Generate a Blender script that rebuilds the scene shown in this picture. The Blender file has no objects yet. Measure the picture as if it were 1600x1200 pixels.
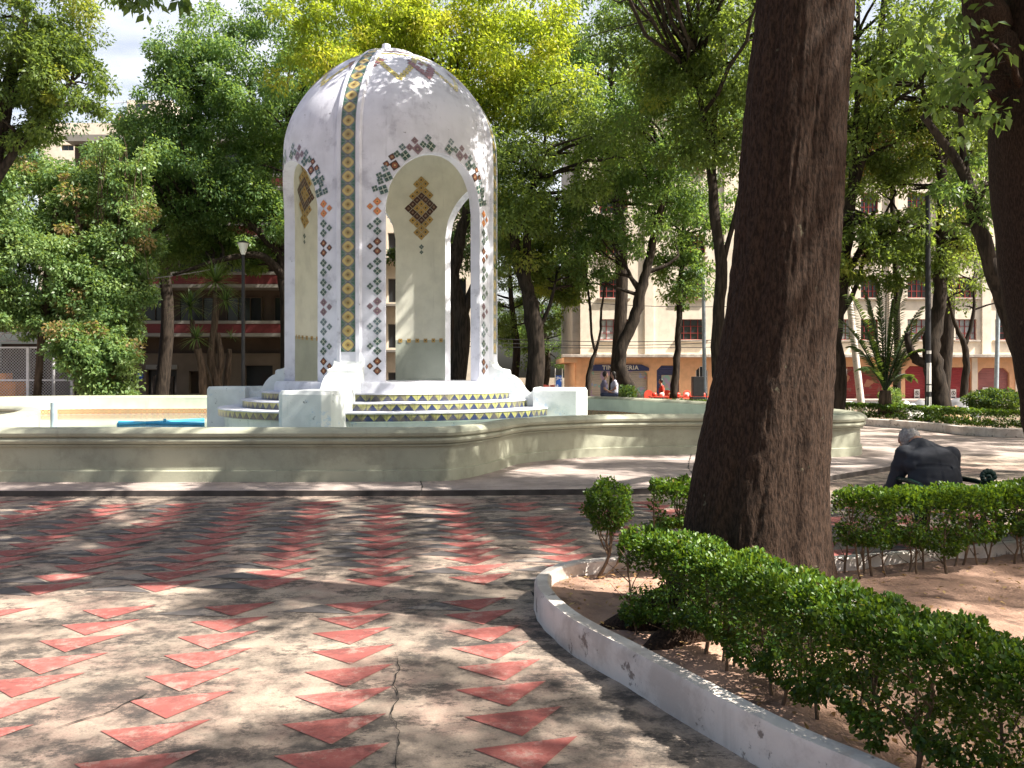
import bpy, bmesh, math, random
import numpy as np
from mathutils import Vector, Matrix, noise as mnoise
random.seed(11)
rng = np.random.default_rng(11)
R = math.radians
sc = bpy.context.scene
COL = sc.collection
F, HZ, EYE = 1290.0, 584.0, 1.6

def at(x, y, Y):                       # photo pixel at depth Y -> world point
    return Vector(((x-800)/F*Y, Y, EYE-(y-HZ)/F*Y))
def gr(x, y, z=0.0):                   # photo pixel on the level z -> world point
    Y = F*(EYE-z)/(y-HZ)
    return Vector(((x-800)/F*Y, Y, z))

# ------------------------------------------------------------------ objects
def tag(o, label=None, cat=None, group=None, kind=None):
    if label: o['label'] = label
    if cat: o['category'] = cat
    if group: o['group'] = group
    if kind: o['kind'] = kind
    return o

def empty(name, loc, label, cat, group=None):
    o = bpy.data.objects.new(name, None)
    o.empty_display_size = .2
    COL.objects.link(o); o.location = loc
    return tag(o, label, cat, group)

WORLDLOC = {}
def wloc(o):
    v = Vector((0, 0, 0))
    while o is not None:
        v = v + Vector(o.location); o = o.parent
    return v

class MB:
    def __init__(s):
        s.v = []; s.f = []; s.m = []; s.uv = {}
    def add(s, vs, fs, m=0, uvs=None):
        b = len(s.v)
        s.v.extend([tuple(p) for p in vs])
        for i, f in enumerate(fs):
            if uvs is not None: s.uv[len(s.f)] = uvs[i]
            s.f.append(tuple(b+k for k in f)); s.m.append(m)
        return s
    def box(s, c, size, rz=0.0, m=0, rx=0.0, ry=0.0):
        M = Matrix.Translation(Vector(c)) @ Matrix.Rotation(rz, 4, 'Z') @ Matrix.Rotation(ry, 4, 'Y') @ Matrix.Rotation(rx, 4, 'X')
        x, y, z = size[0]/2, size[1]/2, size[2]/2
        vs = [M @ Vector(p) for p in ((-x,-y,-z),(x,-y,-z),(x,y,-z),(-x,y,-z),(-x,-y,z),(x,-y,z),(x,y,z),(-x,y,z))]
        return s.add(vs, [(0,3,2,1),(4,5,6,7),(0,1,5,4),(1,2,6,5),(2,3,7,6),(3,0,4,7)], m)
    def bbox(s, x0, x1, y0, y1, z0, z1, m=0):
        return s.box(((x0+x1)/2,(y0+y1)/2,(z0+z1)/2), (x1-x0,y1-y0,z1-z0), m=m)
    def tube(s, pts, rad, n=8, m=0, cap=True):
        pts = [Vector(p) for p in pts]
        if not hasattr(rad, '__len__'): rad = [rad]*len(pts)
        vs = []; fs = []
        ref = None
        for i, p in enumerate(pts):
            t = (pts[min(i+1, len(pts)-1)] - pts[max(i-1, 0)])
            if t.length < 1e-9: t = Vector((0,0,1))
            t.normalize()
            if ref is None:
                ref = Vector((1,0,0)) if abs(t.x) < .8 else Vector((0,1,0))
            a = (ref - t*ref.dot(t)).normalized(); ref = a
            b = t.cross(a)
            for k in range(n):
                an = 2*math.pi*k/n
                vs.append(p + (a*math.cos(an)+b*math.sin(an))*rad[i])
        for i in range(len(pts)-1):
            for k in range(n):
                fs.append((i*n+k, i*n+(k+1)%n, (i+1)*n+(k+1)%n, (i+1)*n+k))
        if cap:
            fs.append(tuple(range(n))[::-1]); fs.append(tuple((len(pts)-1)*n+k for k in range(n)))
        return s.add(vs, fs, m)
    def lathe(s, prof, c=(0,0,0), n=48, m=0, cap=False):
        c = Vector(c); vs = []; fs = []
        for r, z in prof:
            for k in range(n):
                a = 2*math.pi*k/n
                vs.append((c.x+r*math.sin(a), c.y-r*math.cos(a), c.z+z))
        for i in range(len(prof)-1):
            for k in range(n):
                fs.append((i*n+k, i*n+(k+1)%n, (i+1)*n+(k+1)%n, (i+1)*n+k))
        if cap:
            fs.append(tuple(range(n))[::-1]); fs.append(tuple((len(prof)-1)*n+k for k in range(n)))
        return s.add(vs, fs, m)
    def prism(s, poly, d0, d1, fn, m=0):
        """poly in 2D, extruded along a third axis; fn(u, w, d) -> point"""
        n = len(poly)
        vs = [fn(u, w, d0) for u, w in poly] + [fn(u, w, d1) for u, w in poly]
        fs = [tuple(range(n))[::-1], tuple(range(n, 2*n))] + [(k, (k+1) % n, n+(k+1) % n, n+k) for k in range(n)]
        return s.add(vs, fs, m)
    def ellip(s, c, r, n=12, m=0, rot=None):
        vs = []; fs = []; c = Vector(c); h = n//2
        for i in range(h+1):
            ph = math.pi*i/h
            for k in range(n):
                a = 2*math.pi*k/n
                p = Vector((r[0]*math.sin(ph)*math.cos(a), r[1]*math.sin(ph)*math.sin(a), -r[2]*math.cos(ph)))
                if rot: p = rot @ p
                vs.append(c+p)
        for i in range(h):
            for k in range(n):
                fs.append((i*n+k, i*n+(k+1)%n, (i+1)*n+(k+1)%n, (i+1)*n+k))
        return s.add(vs, fs, m)
    def build(s, name, mats, parent=None, smooth=False, bevel=0, origin=None):
        if not isinstance(mats, (list, tuple)): mats = [mats]
        V = np.array(s.v, dtype=float).reshape(-1, 3)
        if parent is not None: org = np.array(wloc(parent))
        elif origin is not None: org = np.array(origin, dtype=float)
        else: org = np.array([(V[:,0].min()+V[:,0].max())/2, (V[:,1].min()+V[:,1].max())/2, V[:,2].min()])
        me = bpy.data.meshes.new(name)
        me.from_pydata((V-org).tolist(), [], s.f)
        for mt in mats: me.materials.append(mt)
        me.polygons.foreach_set('material_index', s.m)
        if s.uv:
            uvl = me.uv_layers.new(name='UVMap')
            dat = np.zeros((len(me.loops), 2))
            for i, p in enumerate(me.polygons):
                if i in s.uv:
                    for k in range(p.loop_total): dat[p.loop_start+k] = s.uv[i][k]
            uvl.data.foreach_set('uv', dat.ravel())
        if smooth: me.polygons.foreach_set('use_smooth', [True]*len(me.polygons))
        me.update()
        o = bpy.data.objects.new(name, me); COL.objects.link(o)
        if parent is not None: o.parent = parent
        else: o.location = org
        if bevel:
            b = o.modifiers.new('bevel', 'BEVEL'); b.width = bevel; b.segments = 2; b.limit_method = 'ANGLE'
        if smooth == 'auto':
            e = o.modifiers.new('es', 'EDGE_SPLIT'); e.split_angle = R(38)
        return o

def copy_tree(o, parent=None):
    c = o.copy(); COL.objects.link(c)
    if parent: c.parent = parent
    for ch in o.children: copy_tree(ch, c)
    return c

# ------------------------------------------------------------------ materials
class NT:
    def __init__(s, name):
        s.mat = bpy.data.materials.new(name); s.mat.use_nodes = True
        s.t = s.mat.node_tree; s.t.nodes.clear()
        s.out = s.n('ShaderNodeOutputMaterial')
    def n(s, typ, **kw):
        nd = s.t.nodes.new(typ)
        for k, v in kw.items(): setattr(nd, k, v)
        return nd
    def l(s, a, b): s.t.links.new(a, b)
    def setv(s, sock, v):
        if isinstance(v, bpy.types.NodeSocket): s.l(v, sock)
        elif isinstance(v, (tuple, list)) and len(v) == 3 and sock.type == 'RGBA': sock.default_value = (*v, 1)
        else: sock.default_value = v
    def math(s, op, a, b=0.0, c=0.0):
        nd = s.n('ShaderNodeMath', operation=op)
        s.setv(nd.inputs[0], a); s.setv(nd.inputs[1], b)
        if op in ('MULTIPLY_ADD',): s.setv(nd.inputs[2], c)
        return nd.outputs[0]
    def mix(s, f, a, b, mode='MIX'):
        nd = s.n('ShaderNodeMix', data_type='RGBA', blend_type=mode)
        s.setv(nd.inputs[0], f); s.setv(nd.inputs[6], a); s.setv(nd.inputs[7], b)
        return nd.outputs[2]
    def noise(s, scale, detail=4, rough=.55, vec=None, stretch=None):
        nd = s.n('ShaderNodeTexNoise'); nd.inputs['Scale'].default_value = scale
        nd.inputs['Detail'].default_value = detail; nd.inputs['Roughness'].default_value = rough
        if vec is None: vec = s.obj()
        if stretch:
            mp = s.n('ShaderNodeMapping'); s.l(vec, mp.inputs[0]); mp.inputs['Scale'].default_value = stretch
            vec = mp.outputs[0]
        s.l(vec, nd.inputs['Vector'])
        return nd.outputs[0]
    def obj(s):
        if not hasattr(s, '_tc'): s._tc = s.n('ShaderNodeTexCoord')
        return s._tc.outputs['Object']
    def uv(s):
        if not hasattr(s, '_tc'): s._tc = s.n('ShaderNodeTexCoord')
        sp = s.n('ShaderNodeSeparateXYZ'); s.l(s._tc.outputs['UV'], sp.inputs[0])
        return sp.outputs[0], sp.outputs[1]
    def ramp(s, fac, stops, interp='LINEAR'):
        nd = s.n('ShaderNodeValToRGB'); nd.color_ramp.interpolation = interp
        e = nd.color_ramp.elements
        while len(e) > 1: e.remove(e[-1])
        e[0].position = stops[0][0]; c = stops[0][1]; e[0].color = (*c, 1) if len(c) == 3 else c
        for p, c in stops[1:]:
            k = e.new(p); k.color = (*c, 1) if len(c) == 3 else c
        s.setv(nd.inputs[0], fac)
        return nd.outputs[0]
    def smooth(s, v, a, b):
        nd = s.n('ShaderNodeMapRange', interpolation_type='SMOOTHSTEP')
        s.setv(nd.inputs[0], v); nd.inputs[1].default_value = a; nd.inputs[2].default_value = b
        return nd.outputs[0]
    def bump(s, h, strength=.5, dist=.01):
        nd = s.n('ShaderNodeBump'); nd.inputs['Strength'].default_value = strength
        nd.inputs['Distance'].default_value = dist; s.l(h, nd.inputs['Height'])
        return nd.outputs[0]
    def pbr(s, col, rough=.7, normal=None, metal=0, spec=.4, **kw):
        p = s.n('ShaderNodeBsdfPrincipled')
        s.setv(p.inputs['Base Color'], col); s.setv(p.inputs['Roughness'], rough)
        p.inputs['Metallic'].default_value = metal; p.inputs['Specular IOR Level'].default_value = spec
        for k, v in kw.items(): s.setv(p.inputs[k], v)
        if normal is not None: s.l(normal, p.inputs['Normal'])
        s.l(p.outputs[0], s.out.inputs[0]); s.p = p
        return s.mat

def mul(c, k): return tuple(min(1, x*k) for x in c)
def plain(name, c, rough=.7, var=.2, scale=4.0, bs=60, bstr=.25, bd=.004, stain=None, st=(.58, .72), sscale=1.6, metal=0, spec=.35):
    n = NT(name)
    a = n.noise(scale, 5)
    col = n.mix(n.smooth(a, .3, .7), mul(c, 1-var), mul(c, 1+var))
    if stain:
        m = n.smooth(n.noise(sscale, 8, .68), *st)
        col = n.mix(m, col, stain)
    return n.pbr(col, rough, n.bump(n.noise(bs, 4), bstr, bd), metal, spec)

def leafmat(name, dark, mid, bright, trans=.4, gloss=.35, accent=None, acc=0.93, tmix=.22):
    n = NT(name)
    u, v = n.uv()
    m = n.math('ADD', n.math('MULTIPLY', u, .5), n.math('MULTIPLY', v, .5))
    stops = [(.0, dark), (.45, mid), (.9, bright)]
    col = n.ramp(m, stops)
    if accent:
        col = n.mix(n.math('GREATER_THAN', v, acc), col, accent)
    p = n.n('ShaderNodeBsdfPrincipled'); n.setv(p.inputs['Base Color'], col)
    p.inputs['Roughness'].default_value = .42; p.inputs['Specular IOR Level'].default_value = gloss
    t = n.n('ShaderNodeBsdfTranslucent')
    tc = n.mix(tmix, col, (.40, .52, .04), 'MIX'); tc = n.mix(1.0, tc, (1.6, 1.5, 1.0), 'MULTIPLY')
    n.l(tc, t.inputs[0])
    mx = n.n('ShaderNodeMixShader'); mx.inputs[0].default_value = trans
    n.l(p.outputs[0], mx.inputs[1]); n.l(t.outputs[0], mx.inputs[2]); n.l(mx.outputs[0], n.out.inputs[0])
    return n.mat

def barkmat(name, c, dark, sx=26, sz=4, bd=.02, strength=.9, lichen=None):
    n = NT(name)
    a = n.noise(1.0, 7, .62, stretch=(sx, sx, sz))
    b = n.noise(3.0, 5, .6)
    r = n.smooth(a, .38, .62)
    col = n.mix(r, dark, c); col = n.mix(n.math('MULTIPLY', b, .5), col, mul(c, .55))
    if lichen:
        col = n.mix(n.math('MULTIPLY', n.smooth(n.noise(5, 6, .7), .65, .70), .3), col, lichen)
    return n.pbr(col, .9, n.bump(a, strength, bd), spec=.15)

WHITE = (.74, .74, .76)
def painted(name, base, stain1, amt=(.60, .70), sc1=1.3, chips=(.10, .10, .11), chipr=(.67, .72), blue=None):
    n = NT(name)
    col = n.mix(n.smooth(n.noise(2.2, 6), .35, .7), base, mul(base, .86))
    col = n.mix(n.math('MULTIPLY', n.smooth(n.noise(sc1, 8, .7), *amt), .55), col, stain1)
    streak = n.noise(1.0, 6, .65, stretch=(7, 7, .7))
    col = n.mix(n.math('MULTIPLY', n.smooth(streak, .56, .75), .4), col, mul(stain1, .8))
    chip = n.smooth(n.noise(6.5, 9, .72), *chipr)
    col = n.mix(n.math('MULTIPLY', chip, .8), col, chips)
    if blue:
        col = n.mix(n.math('MULTIPLY', n.smooth(n.noise(2.7, 7, .7), .58, .66), .55), col, blue)
    bp = n.math('SUBTRACT', n.noise(38, 5), n.math('MULTIPLY', chip, .8))
    return n.pbr(col, .62, n.bump(bp, .35, .006), spec=.3)

M = {}
M['kiosk_white'] = painted('kiosk white paint', (.71,.72,.79), (.36,.36,.42), amt=(.52,.66), sc1=1.6, chipr=(.635,.69))
M['pedestal_white'] = painted('pedestal white paint', (.72,.75,.74), (.42,.50,.50), amt=(.52,.68), chipr=(.62,.68), chips=(.13,.15,.16), blue=(.30,.47,.66))
M['kerb_white'] = painted('kerb whitewash', (.74,.67,.60), (.40,.33,.28), amt=(.46,.62), sc1=2.4, chips=(.14,.10,.08), chipr=(.585,.64))
M['cream'] = painted('cream interior paint', (.77,.76,.65), (.55,.54,.46), amt=(.66,.8), chipr=(.74,.76))
M['cream_grey'] = painted('grey green dado paint', (.42,.45,.38), (.36,.38,.33), amt=(.6,.8), chipr=(.74,.76))
M['sage'] = painted('sage green wall paint', (.39,.395,.30), (.24,.24,.18), amt=(.47,.66), sc1=1.8, chipr=(.73,.77), chips=(.2,.2,.16))
M['pale_sage'] = painted('pale coping paint', (.66,.68,.56), (.45,.45,.36), amt=(.6,.8), chipr=(.73,.77), chips=(.3,.3,.24))

def tilemat(name, p, stops, rot=False, noiseamt=.35, cross=None):
    """glazed tile: colour rings by |u|^p+|v|^p inside each unit of UV"""
    n = NT(name); u, v = n.uv()
    fu = n.math('ABSOLUTE', n.math('SUBTRACT', n.math('FRACT', u), .5))
    fv = n.math('ABSOLUTE', n.math('SUBTRACT', n.math('FRACT', v), .5))
    d = n.math('ADD', n.math('POWER', n.math('MULTIPLY', fu, 2.0), p), n.math('POWER', n.math('MULTIPLY', fv, 2.0), p))
    col = n.ramp(n.math('MULTIPLY', d, .5), stops, 'CONSTANT')
    if cross:
        c = n.math('LESS_THAN', n.math('MINIMUM', fu, fv), .055)
        col = n.mix(c, col, cross)
    edge = n.math('GREATER_THAN', n.math('MAXIMUM', fu, fv), .475)
    col = n.mix(edge, col, (.25, .25, .23))
    col = n.mix(n.math('MULTIPLY', n.smooth(n.noise(4, 7, .7), .45, .7), noiseamt), col, (.09, .09, .09))
    return n.pbr(col, .28, n.bump(n.noise(30, 3), .2, .003), spec=.5)
M['rib_tile'] = tilemat('talavera strip tile', 1.35, [(0,(.10,.06,.03)),(.05,(.55,.36,.07)),(.10,(.05,.05,.08)),(.13,(.52,.41,.15)),(.40,(.02,.03,.10)),(.49,(.55,.55,.45)),(.53,(.045,.13,.08)),(.80,(.02,.04,.08)),(.86,(.07,.19,.12))], noiseamt=.5)
M['tile_green'] = tilemat('green star tile', 1.6, [(0,(.45,.47,.38)),(.05,(.025,.045,.04)),(.3,(.06,.12,.10)),(.8,(.05,.09,.08))], cross=(.42,.46,.38))
M['tile_blue'] = tilemat('blue grey star tile', 1.6, [(0,(.5,.5,.42)),(.05,(.06,.10,.12)),(.3,(.13,.19,.21)),(.8,(.06,.10,.11))], cross=(.50,.54,.50))
M['tile_brown'] = tilemat('brown flower tile', 1.6, [(0,(.55,.4,.2)),(.06,(.07,.03,.02)),(.12,(.32,.10,.04)),(.3,(.06,.026,.02)),(.8,(.13,.06,.04))])
M['tile_orange'] = tilemat('orange flower tile', 1.6, [(0,(.08,.03,.02)),(.06,(.75,.42,.12)),(.14,(.60,.19,.06)),(.5,(.62,.27,.12)),(.8,(.4,.15,.07))])
M['tile_purple'] = tilemat('mauve flower tile', 1.6, [(0,(.3,.25,.2)),(.06,(.15,.09,.11)),(.3,(.26,.17,.20)),(.8,(.16,.1,.12))])
M['tile_ochre'] = tilemat('ochre dotted tile', 2.0, [(0,(.02,.02,.02)),(.05,(.46,.30,.09))], noiseamt=.15)
M['tile_umber'] = tilemat('umber ringed tile', 2.0, [(0,(.30,.22,.16)),(.05,(.04,.02,.015)),(.07,(.28,.19,.13)),(.10,(.07,.025,.018))], noiseamt=.2)
M['tile_brick'] = tilemat('brick red crown tile', 2.0, [(0,(.30,.14,.12)),(.1,(.26,.11,.10))], noiseamt=.3)
M['tile_pool'] = tilemat('terracotta ring tile', 2.0, [(0,(.5,.34,.18)),(.10,(.10,.05,.03)),(.18,(.62,.4,.2)),(.42,(.42,.14,.06))], noiseamt=.3)
M['tile_yellow'] = tilemat('yellow dotted tile', 2.0, [(0,(.05,.06,.12)),(.05,(.60,.50,.14))], noiseamt=.2)

def rizmat():
    n = NT('zigzag riser tile'); u, v = n.uv()
    fu = n.math('FRACT', u)
    tri = n.math('SUBTRACT', 1.0, n.math('ABSOLUTE', n.math('SUBTRACT', n.math('MULTIPLY', fu, 2.0), 1.0)))
    m = n.math('LESS_THAN', v, n.math('MULTIPLY', tri, .95))
    vv = n.noise(9, 5)
    col = n.mix(m, n.mix(vv, (.22,.23,.06), (.36,.35,.15)), n.mix(vv, (.012,.02,.06), (.03,.045,.11)))
    line = n.math('LESS_THAN', n.math('ABSOLUTE', n.math('SUBTRACT', fu, .02)), .03)
    col = n.mix(line, col, (.12,.12,.08))
    col = n.mix(n.math('MULTIPLY', n.smooth(n.noise(3.4, 9, .75), .46, .6), .75), col, (.10,.09,.075))
    return n.pbr(col, .3, n.bump(n.noise(30, 3), .2, .003), spec=.5)
M['riser'] = rizmat()

def concrete(name, c, dark, amt=.75, lo=.48, hi=.62, seed=0.0, fine=.5, grime=.0):
    n = NT(name)
    mp = n.n('ShaderNodeMapping'); n.l(n.obj(), mp.inputs[0]); mp.inputs['Location'].default_value = (seed, seed*.7, 0)
    vec = mp.outputs[0]
    big = n.smooth(n.noise(.75, 9, .66, vec=vec), lo, hi)
    med = n.smooth(n.noise(5, 8, .72, vec=vec), .42, .64)
    fin = n.noise(90, 4, .7, vec=vec)
    col = n.mix(n.smooth(n.noise(2.3, 5, vec=vec), .3, .7), mul(c, .82), mul(c, 1.12))
    if grime: col = n.mix(n.math('MULTIPLY', n.smooth(n.noise(.9, 6, .7, vec=vec), .46, .62), .45), col, (.44,.25,.205))
    d = n.math('MULTIPLY', n.math('MULTIPLY', big, n.math('MULTIPLY_ADD', med, .6, .4)), amt)
    col = n.mix(d, col, dark)
    col = n.mix(n.math('MULTIPLY', n.math('MULTIPLY', med, fine), .5), col, mul(dark, 1.3))
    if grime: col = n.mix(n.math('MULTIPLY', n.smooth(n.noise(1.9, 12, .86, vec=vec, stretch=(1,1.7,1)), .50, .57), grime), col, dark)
    col = n.mix(n.smooth(fin, .3, .75), n.mix(.25, col, (0,0,0)), col)
    h = n.math('ADD', fin, n.math('MULTIPLY', med, .6))
    return n.pbr(col, .88, n.bump(h, .5, .006), spec=.2)
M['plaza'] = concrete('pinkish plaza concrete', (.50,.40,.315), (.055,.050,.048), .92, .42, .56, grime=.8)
M['pad'] = concrete('raised walk concrete', (.46,.38,.34), (.16,.14,.14), .6, .5, .68, 4.0)
M['pad_edge'] = plain('dark pad edge', (.07,.06,.055), .95, .3)  # riser of the raised walk, darker than its top
def redtile():
    n = NT('red floor tile')
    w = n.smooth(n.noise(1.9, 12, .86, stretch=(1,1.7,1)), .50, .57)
    col = n.mix(n.smooth(n.noise(1.4, 6, .65), .38, .62), (.27,.085,.078), (.48,.185,.16))
    col = n.mix(n.smooth(n.noise(17, 7, .75), .35, .7), mul((.42,.13,.11), .72), col)
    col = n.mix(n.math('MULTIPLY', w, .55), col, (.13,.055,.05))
    col = n.mix(n.math('MULTIPLY', n.smooth(n.noise(5, 9, .8), .51, .62), .65), col, (.40,.29,.24))
    return n.pbr(col, .8, n.bump(n.noise(90, 5, .7), .6, .004), spec=.2)
M['redtile'] = redtile()
M['darktile'] = plain('charcoal inlay', (.115,.102,.098), .88, .35, 5, 80, .5, .005, stain=(.30,.25,.21), st=(.54,.62), sscale=2.2)
M['crack'] = plain('dark crack line', (.025,.022,.018), 1, .2)  # flat dark colour of the crack and joint ribbons
M['soil'] = plain('reddish bed soil', (.40,.25,.18), .95, .28, 3, 45, .9, .012, stain=(.13,.08,.06), st=(.5,.66), sscale=3.5)
M['park_soil'] = plain('park soil', (.20,.14,.10), .95, .3, 1.2, 20, .6, .02, stain=(.08,.10,.04), st=(.5,.6), sscale=.6)
M['asphalt'] = plain('street asphalt', (.06,.06,.06), .9, .2, 2, 60, .4, .01)
M['ground'] = concrete('park walk concrete', (.48,.39,.34), (.17,.145,.14), .55, .5, .66, 9.0)

M['bark_near'] = barkmat('rough grey brown bark', (.066,.041,.028), (.018,.012,.009), 80, 24, .016, 1.0, lichen=(.30,.30,.20))
M['bark_dark'] = barkmat('dark bark', (.055,.042,.032), (.015,.012,.010), 12, 2, .03, .8)
M['bark_mid'] = barkmat('brown bark', (.12,.085,.06), (.04,.03,.02), 12, 2, .03, .8)
M['twig'] = plain('woody stem', (.16,.11,.07), .9, .3, 20)
M['leaf_green'] = leafmat('leaf green', (.028,.066,.030), (.080,.16,.058), (.18,.29,.10), .5)
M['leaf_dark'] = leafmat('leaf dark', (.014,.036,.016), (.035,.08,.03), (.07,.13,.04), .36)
M['leaf_sunlit'] = leafmat('leaf sunlit yellow', (.07,.12,.02), (.18,.24,.03), (.36,.37,.05), .55, accent=(.36,.34,.05), acc=.88, tmix=.5)  # glow of the sunlit crown behind the dome put into leaf colour
M['leaf_mixed'] = leafmat('leaf mixed', (.03,.062,.022), (.085,.135,.040), (.19,.27,.08), .5, accent=(.24,.27,.06), acc=.95)
M['leaf_ivy'] = leafmat('leaf vine', (.05,.105,.035), (.13,.22,.08), (.25,.34,.13), .38, accent=(.24,.17,.08), acc=.93)
M['leaf_rust'] = leafmat('leaf rust', (.10,.045,.02), (.18,.08,.03), (.26,.13,.05), .4)
M['leaf_box'] = leafmat('boxwood leaf', (.010,.028,.006), (.032,.085,.010), (.14,.25,.025), .30, gloss=.35, accent=(.20,.16,.05), acc=.985)
M['leaf_palm'] = leafmat('palm leaf', (.02,.05,.015), (.05,.10,.03), (.12,.19,.06), .25, gloss=.5)
M['leaf_litter'] = leafmat('dry leaf', (.16,.08,.04), (.34,.20,.10), (.50,.36,.16), .2)
M['leaf_fallen'] = leafmat('yellow fallen leaf', (.35,.18,.03), (.50,.34,.06), (.55,.48,.12), .2)

M['metal_black'] = plain('black painted metal', (.02,.02,.022), .5, .2, 8, metal=.0)
M['metal_green'] = plain('dark green iron', (.004,.022,.016), .45, .2, 8)
M['metal_white'] = plain('white painted metal', (.65,.64,.66), .5, .1, 6)
M['wire'] = plain('galvanised wire', (.52,.52,.55), .4, .1, 8, metal=.3)
M['glass'] = NT('dark window glass').pbr((.03,.035,.04), .08, spec=.6)
M['glass_pale'] = plain('curtained window glass', (.42,.46,.46), .15, .15, .8, 5, .02)
M['frame_red'] = plain('red window frame', (.26,.035,.03), .6)
M['facade'] = painted('cream facade plaster', (.80,.71,.58), (.52,.44,.35), amt=(.52,.72), chipr=(.73,.77), sc1=.35)
M['facade_side'] = painted('shaded side plaster', (.34,.31,.28), (.22,.20,.18), amt=(.5,.7), sc1=.3)  # facade plaster greyed to hold the shade of the turned side
M['apricot'] = painted('apricot shop wall', (.76,.44,.24), (.48,.32,.22), amt=(.58,.75), chipr=(.74,.77), sc1=.5)
M['ledge'] = painted('stained ledge', (.56,.50,.43), (.15,.11,.09), amt=(.42,.6), sc1=1.5)
M['shop_red'] = plain('oxblood door paint', (.27,.03,.035), .6, .12, 1.0, stain=(.38,.12,.10), st=(.6,.75), sscale=.7)
M['shop_redgrey'] = plain('faded red roller shutter', (.30,.12,.11), .6, .15, 1.0)
M['shop_navy'] = plain('navy sign paint', (.035,.045,.12), .5, .1, 2)
def graffiti(name, base, cols):
    n = NT(name); col = n.mix(n.noise(1.2, 4), base, mul(base, .8))
    for i, (c, s_, lo) in enumerate(cols):
        mp = n.n('ShaderNodeMapping'); n.l(n.obj(), mp.inputs[0]); mp.inputs['Location'].default_value = (i*3.1+1, i*1.7, i*2.3)
        col = n.mix(n.math('MULTIPLY', n.smooth(n.noise(s_, 2, .5, vec=mp.outputs[0]), lo, lo+.015), .75), col, c)
    return n.pbr(col, .6, spec=.3)
M['graffiti'] = graffiti('graffitied shutter', (.40,.36,.30), [((.18,.42,.36), .9, .60), ((.36,.25,.42), 1.1, .58), ((.50,.16,.12), 1.3, .66), ((.25,.3,.5), 1.7, .64)])
M['graffiti_red'] = graffiti('graffitied red shutter', (.25,.04,.035), [((.42,.22,.12), 1.0, .55), ((.20,.10,.07), 2.2, .6)])
M['letters'] = plain('pale lettering', (.62,.60,.52), .5, .05)
M['sign_white'] = plain('sign white', (.70,.68,.64), .5, .05)
M['ink'] = plain('sign ink', (.03,.03,.035), .6, .05)
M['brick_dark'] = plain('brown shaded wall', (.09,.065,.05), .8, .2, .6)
M['wall_beige'] = plain('beige wall darkened for shade', (.15,.115,.085), .8, .15, .7, stain=(.12,.09,.07), sscale=.5)  # beige lowered to stand in for shade on the left block
M['band_red'] = plain('red spandrel darkened for shade', (.12,.022,.022), .6, .2, .8)  # red lowered where the trees shade the left block too little
M['slab_white'] = plain('white slab darkened for shade', (.24,.225,.20), .7, .15, .8)  # white lowered to carry the shade behind the left trees
M['shade_glass'] = NT('lamp glass').pbr((.62,.62,.58), .25, spec=.5)
M['blue_pipe'] = plain('blue plastic pipe', (.06,.36,.60), .35, .12, 3)
M['steel_pipe'] = plain('grey blue pipe', (.32,.38,.42), .4, .15, 5)
M['orange'] = plain('orange plastic', (.75,.27,.03), .5, .15, 3)
M['rust'] = plain('rusty corrugated iron', (.36,.17,.10), .75, .3, 2.5)
M['suit'] = plain('charcoal blue suit cloth', (.034,.037,.047), .85, .12, 5, 160, .5, .002)
M['trouser'] = plain('dark trousers', (.03,.032,.04), .85, .12, 5)
M['skin'] = NT('skin').pbr((.42,.24,.17), .5, spec=.35)
M['hair_grey'] = plain('grey hair', (.33,.31,.30), .7, .25, 40, 120, .7, .004)
M['hair_dark'] = plain('dark hair', (.018,.014,.012), .5, .2, 30)
M['tee'] = plain('mauve grey t shirt', (.17,.15,.22), .85, .1, 6)
M['tee_white'] = plain('white patterned shirt', (.5,.5,.58), .85, .3, 14)
M['jeans'] = plain('dark blue jeans', (.04,.05,.09), .85, .1, 6)
M['red_cloth'] = plain('red cloth', (.60,.06,.035), .8, .2, 5)
M['red_plastic'] = plain('red plastic', (.58,.07,.04), .45, .2, 5)
M['blue_print'] = graffiti('blue poster print', (.04,.14,.55), [((.75,.78,.85), 6.0, .58)])
M['tarp_grey'] = plain('grey tarpaulin', (.14,.14,.15), .6, .2, 3)
M['tan'] = plain('tan wicker', (.42,.28,.15), .8, .3, 20)
M['granite'] = plain('pale slab', (.5,.47,.44), .8, .2, 8)

def water():
    n = NT('shallow pool water')
    col = n.mix(n.noise(.8, 4), (.30,.33,.27), (.20,.30,.28))
    return n.pbr(col, .06, n.bump(n.noise(9, 3), .12, .01), spec=.6)
M['water'] = water()

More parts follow.
